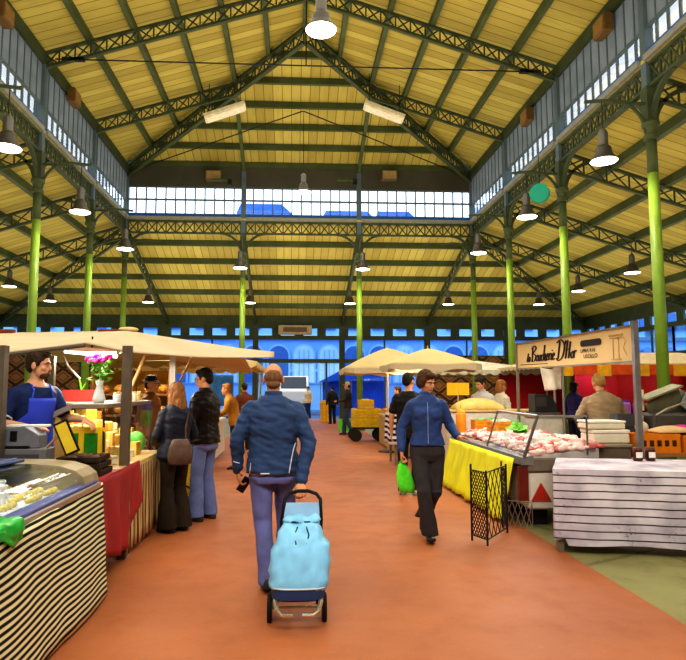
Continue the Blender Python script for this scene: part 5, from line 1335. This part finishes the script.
def ocrate(label, c, s):
    t = thing('plastic_crate', label, 'crate', c); x, y, z = c; w, d, h = s
    MB().bb((x - w / 2, y - d / 2, z), (x + w / 2, y + d / 2, z + .02)).build('base', OR, t)
    for sx, sy in ((0, -1), (0, 1), (-1, 0), (1, 0)):
        sz = (w, .02, h) if sx == 0 else (.02, d, h); p = MB().box((x + sx * w / 2, y + sy * d / 2, z + h / 2), sz).build('side', OR, t)
        if sx == 0:
            for k in range(5): MB().box((x - w * .36 + k * w * .18, y + sy * (d / 2 + .006), z + h * .55), (w * .1, .014, h * .35)).build('slot', ORD, p)
    MB().box((x, y, z + h + .008), (w * 1.04, d * 1.04, .02)).build('rim', OR, t)
ocrate('orange plastic crate on the far right table, left one', (4.25, 7.24, .82), (.5, .32, .2)); ocrate('orange plastic crate at the right edge of the photo', (4.83, 7.24, .82), (.55, .32, .18))
t = thing('flour_bag', 'small knotted white bag sitting on the left orange crate', 'bag', (4.14, 7.2, 1.04))
mb = MB(); mb.ell((4.12, 7.2, 1.11), (.075, .07, .07), 12, 10); mb.cyl((4.12, 7.2, 1.16), (4.11, 7.2, 1.24), .02, .035); mb.build('bag', M('d8c8aa', .8, var=.15), t, smooth=True)
t = thing('bread_tray', 'tan cloth covered tray lying across the orange crates', 'tray', (4.35, 7.15, 1.06))
mb = MB(); mb.grid(lambda u, v: V((4.26 + .5 * u, 7.1 + .3 * v, 1.05 + .07 * math.sin(PI * u) ** .6 * math.sin(PI * v) ** .5)), 14, 8); mb.build('cover', M('c9a878', .8, var=.15), t, smooth=True, thick=.01)
# slicing machine
t = thing('slicing_machine', 'grey meat slicing machine on the far right table', 'machine', (4.75, 7.5, .82)); S0 = V((4.78, 7.62, .82))
MB().box(S0 + V((0, 0, .22)), (.75, .36, .44), bevel=.03).build('base', M('55504a', .4, .3), t)
MB().box(S0 + V((-.12, -.02, .55)), (.5, .05, .26), rot=Euler((.2, -.45, .1)).to_matrix(), bevel=.01).build('carriage', M('7d7b66', .35, .5), t)
MB().cyl(S0 + V((.05, .02, .55)), S0 + V((.05, .06, .56)), .19, n=28).build('blade', ALU, t)
MB().box(S0 + V((.25, -.02, .58)), (.28, .03, .3), rot=Euler((0, .6, .2)).to_matrix()).build('guard', M('a8aaa0', .3, .4), t)
MB().box(S0 + V((-.2, -.06, .7)), (.5, .22, .02), rot=Euler((.1, -.35, 0)).to_matrix()).build('food_plate', M('98967c', .35, .4), t)
MB().tube([S0 + V((-.35, -.15, .4)), S0 + V((-.2, -.2, .5)), S0 + V((.05, -.2, .58))], .012, 6).build('handle', ALU, t); MB().ell(S0 + V((.14, -.21, .76)), .03).build('knob', WHITE, t)
t = thing('tape_roll', 'bright magenta roll lying in front of the slicing machine', 'roll', (4.62, 7.5, 1.02))
MB().lathe((4.62, 7.24, 1.075), [(.03, -.06), (.06, -.06), (.06, .06), (.03, .06)], 18, axis=(1, .3, 0)).build('roll', M('d02a8c', .4), t)
t = thing('helmet_bag', 'dark rolled bundle between the slicing machine and the orange crates', 'bundle', (4.38, 7.3, 1.04))
MB().loft([ring(V((4.3 + .38 * q, 7.48, .88)), Y_, V((0, 0, 1)), .05 + .02 * math.sin(PI * q), .05, 12, 2) for q in [i / 8 for i in range(9)]]).build('bundle', M('3a3834', .6, var=.3), t, smooth=True)
t = thing('cash_tin', 'dark open metal tin beside the sign pole', 'tin', (3.95, 7.4, 1.05))
for sx, sy, a, b2 in ((0, -1, .3, .015), (0, 1, .3, .015), (-1, 0, .015, .2), (1, 0, .015, .2)): MB().box((4.18 + sx * .15, 7.65 + sy * .1, 1.17), (a, b2, .15)).build('side', GREYD, t)
MB().box((4.18, 7.65, .96), (.28, .18, .28)).build('base', GREYD, t)
t = thing('paper_sheet', 'pale paper sheet clipped upright behind the sign pole', 'paper', at(640, 400, 7.6)); c = at(640, 400, 7.6)
MB().box(c, (.1, .006, .26)).build('sheet', M('e0d2b4', .7), t); MB().cyl(V((c.x, c.y + .01, .82)), c + V((0, .01, .1)), .008, n=6).build('clip', ALU, t)
t = thing('register_stand', 'pale stand behind the meat display carrying the black cash register', 'stand', (3.85, 9.5, 0))
MB().bb((3.66, 9.3, 0), (4.1, 9.7, 1.12), .01).build('body', M('b8ac9a', .6), t); MB().bb((3.64, 9.28, 1.12), (4.12, 9.72, 1.16), .01).build('worktop', WOOD, t)
t = thing('cash_register', 'black cash register on the stand behind the meat display', 'cash register', (3.85, 9.5, 1.16))
MB().prism([(3.7, 9.36, 1.2), (4.05, 9.36, 1.2), (4.05, 9.36, 1.3), (3.95, 9.36, 1.46), (3.7, 9.36, 1.48)], (0, .28, 0)).build('housing', M('232120', .5), t, bev=.01)
MB().box((3.8, 9.355, 1.36), (.15, .01, .14)).build('screen', M('3a3632', .3), t); MB().bb((3.68, 9.33, 1.16), (4.08, 9.68, 1.2)).build('drawer', GREYD, t)
# further along the meat stall
t = thing('rear_counter', 'white rear counter beyond the meat trailer', 'counter', (3.2, 10.7, 0))
MB().bb((2.62, 10.42, 0), (4.4, 11.0, 1.16), .02).build('body', M('cfc4b4', .6), t); MB().bb((2.6, 10.4, 1.16), (4.42, 11.02, 1.2), .01).build('worktop', WOODL, t)
def gcover(u, v): return V((2.78 + .85 * u, 10.46 + .5 * v, 1.205 + .19 * (math.sin(PI * u) ** .45) * (math.sin(PI * v) ** .45) + .01 * noise.noise(V((u * 9, v * 9, 0)))))
one(MB().grid(gcover, 24, 12), 'covered_tray', M('d9b868', .7, var=.15), 'long cream cloth covered tray on the rear counter past the meat', 'tray', (3.2, 10.7, 1.21), smooth=True, thick=.01)
c = at(458, 389, 11.0); t = thing('price_board', 'plain yellow board standing on the rear counter behind the covered tray', 'sign', c)
MB().box(c, (.4, .012, .22)).build('board', M('e6b414', .6, var=.08), t); MB().cyl(V((c.x, c.y + .01, 1.2)), c, .012, n=8).build('stake', WOODL, t)
c = V((2.72, 10.0, bedz(2.72))); t = thing('drinks_dispenser', 'tall orange container at the end of the meat counter', 'container', c)
MB().lathe(c, [(.07, 0), (.08, .05), (.085, .34), (.06, .38)], 16).build('container', M('d9841a', .4, var=.2), t, smooth=True); MB().lathe(c + V((0, 0, .38)), [(.065, 0), (.05, .04), (.012, .05), (.012, .12)], 14).build('lid', M('e0a02c', .4), t)
crate('orange basket of greens and fruit at the far end of the meat counter', (3.12, 9.95, .9), (.42, .26, .16), M('d98a1c', .6), M('6fae5a', .6, var=.4), 14, r=.045)
crate('orange basket of pale fruit beside the basket of greens', (3.2, 9.45, .9), (.36, .26, .16), M('d98a1c', .6), M('c9c8a8', .6, var=.3), 12, r=.045)
t = thing('lettuce', 'light green lettuce lying at the back of the meat bed', 'lettuce', (3.25, 8.9, .86)); mb = MB()
for j in range(14):
    a = j * 2.4; c = V((3.25 + .05 * math.cos(a), 8.95 + .07 * math.sin(a), .9 + .008 * j)); R = Euler((.5 * math.cos(a), .6, a)).to_matrix()
    mb.grid(lambda u, v: c + R @ V((.16 * (u - .5), .14 * (v - .5), .05 * (u - .5) ** 2 * 4 + .015 * math.sin(v * 20))), 4, 6)
mb.build('leaves', M('7fbf4a', .6, var=.35, scale=20), t, smooth=True)

# ================= right, further on: parasols, fruit stall
def parasol(label, c, R, zr, zt):
    t = thing('market_parasol', label, 'parasol', (c[0], c[1], 0)); mb = MB(); x, y = c; n = 4
    def f(u, v):
        a = u * 2 * PI; m = 1 / max(abs(math.cos(a)), abs(math.sin(a))); r = R * v * min(m, 1.3)
        fl = abs(math.sin(a * 2)); z = zr + (zt - zr) * (1 - v ** 1.25) + .03 * v * fl
        return V((x + r * math.cos(a), y + r * math.sin(a), z))
    mb.grid(f, 32, 10); bmesh.ops.remove_doubles(mb.bm, verts=mb.bm.verts[:], dist=.001); mb.build('canopy', CANVAS2, t, smooth=True, thick=.01)
    mb = MB(); mb.grid(lambda u, v: f(u, 1) - V((0, 0, .11 * v + .02 * v * math.sin(u * 60))), 64, 2); mb.build('valance', CANVAS, t, thick=.008)
    MB().cyl((x, y, 0), (x, y, zt), .025, n=8).build('pole', WOODL, t)
    for k in range(8):
        a = k * PI / 4; m = R * min(1 / max(abs(math.cos(a)), abs(math.sin(a))), 1.3); MB().bar((x, y, zt - .08), (x + m * math.cos(a), y + m * math.sin(a), zr - .0), .015, .02).build('rib', WOODL, t)
    MB().cyl((x, y, zt), (x, y, zt + .07), .02, .008, 8).build('finial', WOODL, t); MB().lathe((x, y, 0), [(.25, 0), (.25, .04), (.05, .07)], 16).build('foot', GREYD, t)
parasol('cream market parasol over the fruit stall, farther of the two', (2.36, 15.4), 1.15, 2.0, 2.56)
parasol('cream market parasol nearer to us behind the walking woman', (2.72, 12.4), .88, 2.0, 2.36)
t = thing('stall_table', 'long beige fronted fruit stall counter under the parasols', 'table', (2.9, 15.5, 0))
MB().bb((2.42, 14.0, .8), (3.5, 17.6, .85)).build('tabletop', WOODL, t); MB().bb((2.44, 13.92, .05), (2.5, 17.58, .8)).build('front_panel', M('b9995c', .7, var=.2, scale=3), t); MB().bb((2.44, 13.92, .05), (3.48, 13.98, .8)).build('end_panel', M('b9995c', .7, var=.2, scale=3), t)
for y in (14.1, 17.4): MB().bb((3.36, y - .04, 0), (3.44, y + .04, .8)).build('leg', POLE, t)
for j in range(6):
    crate('crate of %s on the beige fruit stall, %s from the near end' % (('red apples', 'yellow lemons', 'oranges')[j % 3], ordn(j)), (2.75 + .03 * (j % 2), 14.25 + j * .6, .85), (.5, .46, .16), WOODL, (M('c23a34', .5, var=.3), GOLD[0], GOLD[1])[j % 3], 12)
for j in range(4):
    crate('crate of %s at the back of the beige fruit stall, %s from near' % (('pink peaches', 'yellow melons')[j % 2], ordn(j)), (3.25, 14.3 + j * .85, .85), (.4, .5, .3), WOODL, (M('d88a80', .5, var=.3), GOLD[3])[j % 2], 10)
c = ripple_cloth([(2.03, 13.6), (2.0, 12.75), (2.46, 12.6)], 1.05, .42, 40, 8, .02, 16); one(c, 'striped_cloth', stripes('d8d2d8', '1a181c', .115, .48, 2, .02, 2), 'black and white striped cloth hanging beside the man in black', 'cloth', (2.2, 12.8, 1.0), smooth=True, thick=.004)
t = thing('stall_table', 'small table carrying the black and white striped cloth', 'table', (2.7, 13.2, 0)); MB().bb((2.06, 12.75, 1.0), (2.9, 13.6, 1.04)).build('tabletop', WOODL, t)
for y in (12.85, 13.5):
    for x in (2.12, 2.84): MB().bb((x - .025, y - .025, 0), (x + .025, y + .025, 1.0)).build('leg', POLE, t)
def cpile(u, v): return V((2.12 + .3 * u, 12.8 + .7 * v, 1.045 + .3 * math.sin(PI * u) ** .6 * math.sin(PI * v) ** .7 + .02 * noise.noise(V((u * 8, v * 8, 2)))))
one(MB().grid(cpile, 14, 18), 'folded_cloth', stripes('b9b0da', '8f86bc', .08, .5, 1, .03, 3), 'pile of pale lilac cloths on the table with the striped cloth', 'cloth', (2.25, 13.1, 1.05), smooth=True, thick=.01)
YL = M('e0b81c', .5, var=.2)
for j in range(5):
    crate('yellow crate of bananas beyond the fruit stall, %s' % ('bottom left', 'bottom right', 'middle left', 'middle right', 'top')[j], (1.98 + .44 * (j % 2) + (.2 if j == 4 else 0), 18.6, .42 + .27 * (j // 2)), (.42, .5, .26), YL, GOLD[0], 9)
t = thing('hand_cart', 'low dark cart with wheels under the yellow crates', 'cart', (2.2, 18.6, 0)); MB().bb((1.75, 18.3, .37), (2.68, 18.95, .42)).build('platform', DKMET, t)
for x in (1.85, 2.58):
    for y in (18.32, 18.92): MB().cyl((x, y - .02, .18), (x, y + .02, .18), .18, n=18).build('wheel', DKMET, t)
crate('lime green crate standing on the floor near the doorway', (.98 + .9, 22.6, 0), (.4, .4, .45), M('5fd02a', .5), M('3f9a2a', .6), 6)
t = thing('yellow_bin', 'yellow bin by the right side of the open doorway', 'bin', (1.5, 29.6, 0)); MB().lathe((1.55, 29.6, 0), [(.22, 0), (.26, .8), (.29, .8), (.29, .88), (.22, .92)], 14).build('bin', M('e0a81c', .5), t)
MB().lathe((1.55, 29.6, .92), [(.25, 0), (.2, .05), (.05, .07)], 14).build('lid', M('c98a14', .5), t)

# ================= tents at the back right
valance_tent('pale cream awning behind the meat stall, beyond the parasols', 3.6, 7.0, 16.5, 20.0, 2.05, .3, M('d8cfb8', .8), [(3.7, 16.6), (6.9, 16.6)], .14)
tt_ = valance_tent('cream awning with orange fringe over the red stall at right', 5.6, 11.0, 13.2, 17.0, 2.1, .35, M('d9c49c', .8), [(5.7, 13.3), (10.8, 13.3)], .1)
RED = M('b8161c', .6, var=.2, scale=2)
MB().bb((5.7, 16.9, .1), (10.9, 16.95, 2.1)).build('back_curtain', RED, tt_)
c = MB(); c.grid(lambda u, v: V((6.9 + 3.5 * u, 14.9 + .05 * math.sin(u * 40), 2.05 - 1.0 * v)), 60, 4); c.build('side_curtain', RED, tt_, smooth=True, thick=.01)
c = MB(); c.grid(lambda u, v: V((5.62 + 5.3 * u, 13.17, 2.08 - .22 * v)), 40, 1); c.build('fringe', M('d8541c', .6), tt_)
for k in range(4): MB().box((5.9 + .85 * k, 13.14, 1.95), (.3, .02, .24)).build('pennant', M('e6a81c', .6), tt_)
t = thing('stall_table', 'dark red stall counter under the orange fringed awning', 'table', (7.4, 14.3, 0)); MB().bb((6.6, 14.0, 0), (9.5, 14.6, .85)).build('body', M('6b2a22', .6), t); MB().bb((6.55, 13.95, .85), (9.55, 14.65, .9)).build('tabletop', WOODL, t)
for j in range(6):
    x = 6.75 + .27 * j; t = thing('glass_jar', 'violet lit jar on the dark red counter, %s from the left' % ordn(j), 'jar', (x, 14.3, .9)); MB().lathe((x, 14.3, .9), [(.09, 0), (.1, .02), (.1, .3), (.07, .34)], 14).build('jar', M('c27ad8', .3, var=.2), t); MB().lathe((x, 14.3, 1.24), [(.08, 0), (.08, .05)], 14).build('lid', M('8a4aa8', .4), t)  # violet light is put into the jar and lid colours
# outside: white van and blue tent
t = thing('van', 'white van parked outside the open doorway', 'van', (.3, 38.5, -.04)); 
def vprof(x): return [(x, 37.2, .3), (x, 41.3, .3), (x, 41.3, 2.25), (x, 38.4, 2.3), (x, 37.6, 1.5), (x, 37.2, 1.4)]
MB().prism(vprof(-.85), (1.8, 0, 0)).build('body', M('dcd8d0', .3, var=.04), t, bev=.06)
MB().prism([(-.72, 38.36, 2.22), (.82, 38.36, 2.22), (.82, 37.64, 1.55), (-.72, 37.64, 1.55)], (0, -.03, .03)).build('windscreen', M('1c2838', .1), t)
for y, w_ in ((38.6, .9), (39.8, 1.2)): MB().bb((.94, y, 1.45), (.965, y + w_, 2.05)).build('side_window', M('1c2838', .1), t)
for y in (37.9, 40.6):
    for x in (-.85, .78): MB().cyl((x, y, .3), (x + .18, y, .3), .34, n=20).build('wheel', M('191919', .7), t)
for x in (-.6, .7): MB().ell((x, 37.2, .95), (.13, .05, .1)).build('headlamp', M('f0ecd8', .2), t)
MB().bb((-.85, 37.14, .42), (.95, 37.22, .66)).build('bumper', GREYD, t)
t = thing('blue_tent', 'blue tarpaulin stall outside to the right of the white van', 'tent', (2.6, 36.5, 0)); BT = M('1f5fd8', .5, var=.25, scale=1.5)
MB().prism([(1.5, 36, 1.9), (5.5, 36, 2.2), (5.5, 36, 2.75), (2.9, 36, 2.65)], (0, 2.5, 0)).build('roof', BT, t); MB().bb((1.75, 36.6, -.04), (5.4, 36.7, 2.0)).build('side_sheet', BT, t)
for x in (1.6, 3.4, 5.4): MB().cyl((x, 36.1, -.04), (x, 36.1, 2.0), .03, n=8).build('pole', ALU, t)

# ================= the shopping trolley
TC = V((.03, 4.25, 0)); t = thing('shopping_trolley', 'light blue two wheeled shopping trolley pulled by the balding man', 'trolley', TC)
lean = .19
def T_(x, y, z): return TC + V((x + z * .055, y + z * lean * 1.9, z * .885))
rr = []
for z, hw_, hd_ in ((.25, .175, .1), (.30, .20, .125), (.42, .205, .14), (.55, .19, .135), (.63, .165, .12), (.68, .13, .095), (.71, .105, .065), (.725, .13, .07), (.75, .10, .05)):
    rr.append(ring(T_(0, 0, z), X_, Y_, hw_, hd_, 48, 3.2))
mb = MB(); mb.loft(rr); bmesh.ops.subdivide_edges(mb.bm, edges=mb.bm.edges[:], cuts=2, use_grid_fill=True)
def fold(p):
    q = p - TC; a_ = noise.noise(V((q.x * 7 + q.z * 9, 3, q.z * 7 - q.x * 6))); b_ = noise.noise(V((q.x * 9 - q.z * 9, 8, q.z * 11 + q.x * 3)))
    return .026 * (.35 - abs(a_)) + .018 * (.3 - abs(b_)) + .010 * math.sin(q.x * 60) * max(0, (q.z - .55) / .2)
mb.bm.normal_update()
for v in mb.bm.verts: v.co += v.normal * fold(v.co)
mb.build('bag', M('86c8f0', .45, var=.12, scale=6), t, smooth=True)
mb = MB(); mb.loft([ring(T_(0, 0, z), X_, Y_, a, b_, 24, 3.2) for z, a, b_ in ((.19, .15, .09), (.205, .178, .11), (.275, .185, .125), (.285, .18, .12))]); mb.build('bag_base', M('2b3a60', .5, var=.1), t, smooth=False)
mb = MB(); mb.tube([p for p in ring(T_(0, 0, .282), X_, Y_, .19, .13, 32, 3.2)], .006, 6, True); mb.build('piping', M('c8d4e0', .4), t)
mb = MB()
for s in (-1, 1): mb.tube([T_(s * .03, -.085, .69), T_(s * .05, -.11, .64), T_(s * .035, -.135, .58)], .005, 6)
mb.tube([q for q in ring(T_(0, 0, .718), X_, Y_, .104, .066, 28, 2.6)], .008, 6, True); mb.build('drawstring', M('1c2430', .5), t)
mb = MB(); mb.grid(lambda u, v: T_(-.13 + .26 * u, .145, .60 + .22 * v), 6, 4); mb.build('back_flap', M('8fb8da', .5, var=.1), t, thick=.008)
FRM = M('1a1a1c', .35, .3, var=.05); CHR = M('d9d2bc', .2, .9, var=.05)
hy = .12
for s in (-1, 1):
    MB().tube([T_(s * .14, .13, .1), T_(s * .14, .13, .3), T_(s * .145, .13, .7), T_(s * .135, .14, .8)], .012, 8).build('side_tube', FRM, t)
    MB().tube([T_(s * .155, .03, .21), T_(s * .15, -.09, .19), T_(s * .135, -.13, .15), T_(s * .1, -.14, .125), T_(s * .03, -.14, .125)], .017, 8).build('foot_bar', CHR, t)
hh = [T_(-.135, .14, .8), T_(-.132, .15, .845), T_(-.10, .16, .885), T_(-.04, .165, .905), T_(.04, .165, .905), T_(.10, .16, .885), T_(.132, .15, .845), T_(.135, .14, .8)]
MB().tube(hh, .014, 8).build('handle', FRM, t)
MB().cyl(T_(-.19, .1, .095), T_(.19, .1, .095), .009, n=8).build('axle', CHR, t)
for s in (-1, 1):
    c = T_(s * .185, .1, .095); w_ = MB().lathe(c, [(.055, -.016), (.09, -.016), (.095, -.008), (.095, .008), (.09, .016), (.055, .016)], 24, axis=X_).build('wheel', M('1c1c1e', .7), t)
    MB().lathe(c, [(.02, -.02), (.057, -.012), (.057, .012), (.02, .02)], 16, axis=X_).build('hub', M('8a8c90', .4, .4), w_)
# ------------------------------------------------------------------ light and camera
w = bpy.data.worlds.new('World'); SC.world = w; w.use_nodes = True
nt = w.node_tree; bg = nt.nodes['Background']
tc = nt.nodes.new('ShaderNodeTexCoord'); sp = nt.nodes.new('ShaderNodeSeparateXYZ'); nt.links.new(tc.outputs['Generated'], sp.inputs[0])
rp = nt.nodes.new('ShaderNodeValToRGB'); nt.links.new(sp.outputs[2], rp.inputs[0])
rp.color_ramp.elements[0].position = 0.0; rp.color_ramp.elements[0].color = (.55, .78, 1, 1)
rp.color_ramp.elements[1].position = .35; rp.color_ramp.elements[1].color = (.92, .95, 1, 1)
nt.links.new(rp.outputs[0], bg.inputs[0]); bg.inputs[1].default_value = 2.1

def area(loc, rot, sx, sy, e, c):
    l = bpy.data.lights.new('fill_light', 'AREA'); l.shape = 'RECTANGLE'; l.size = sx; l.size_y = sy; l.energy = e; l.color = c
    o = bpy.data.objects.new('fill_light', l); COL.objects.link(o); o.location = loc; o.rotation_euler = rot; return o
WARM = (1, .91, .72)
# added area fills: up at the boards in place of bounce, down over the nave
area((XC, 10, 3.4), (PI, 0, 0), 9, 26, 1080, WARM)
area((XL - 4.4, 14, 3.4), (PI, 0, 0), 6, 30, 440, WARM)
area((XR + 4.4, 14, 3.4), (PI, 0, 0), 6, 30, 440, WARM)
area((XC, 26.5, 3.4), (PI, 0, 0), 16, 6, 360, WARM)
area((XC, 8, 9.0), (0, 0, 0), 9, 26, 800, (1, .95, .86))

area((XC, -1.5, 7.4), (math.radians(48), 0, 0), 9, 2.5, 700, (1, .95, .86)).visible_glossy = False  # added front fill behind the camera for figures facing it
# area lights over the stalls, mostly fill added without a lamp
area((-2.0, 6.6, 1.93), (0, 0, 0), .5, 1.6, 36, (1, .93, .8))
area((-1.95, 6.8, 1.375), (0, 0, 0), .5, 1.1, 14, (1, .92, .72))  # added fill under the shelf to brighten the cheeses
area((-2.4, 9.6, 2.1), (-.5, 0, 0), 1.2, .4, 60, (1, .85, .6))  # added fill to brighten the bread rack
area((-1.9, 12.6, 1.95), (0, 0, 0), 1.0, 2.5, 45, (1, .88, .66))  # fill added beneath the scalloped awning
area((2.6, 14.6, 1.98), (0, 0, 0), .8, 3.0, 45, (1, .88, .66))  # fill added beneath the parasols
area((2.9, 8.6, 2.25), (0, 0, 0), .5, 2.6, 34, (1, .96, .94))
area((8.0, 14.2, 2.05), (0, 0, 0), 3.0, .8, 12, (1, .9, .85))
area((6.9, 14.6, 1.9), (.4, 0, 0), .9, .3, 3, (.75, .35, 1))
cam = bpy.data.cameras.new('Camera'); co = bpy.data.objects.new('Camera', cam); COL.objects.link(co)
co.location = CAMLOC; co.rotation_euler = (PI / 2 + PITCH, 0, -YAW)
cam.sensor_width = 36; cam.sensor_fit = 'HORIZONTAL'; cam.lens = F / W_ * 36; cam.shift_x = (W_ / 2 - CX) / W_; cam.clip_end = 300
SC.camera = co
SC.view_settings.view_transform = 'Standard'; SC.view_settings.look = 'None'; SC.view_settings.exposure = 0.03
try: SC.view_settings.look = 'Medium High Contrast'
except Exception as ex: print('look', ex)
SC.cycles.use_denoising = True; SC.cycles.max_bounces = 8; SC.cycles.diffuse_bounces = 4; SC.cycles.transparent_max_bounces = 24
SC.cycles.sample_clamp_indirect = 6
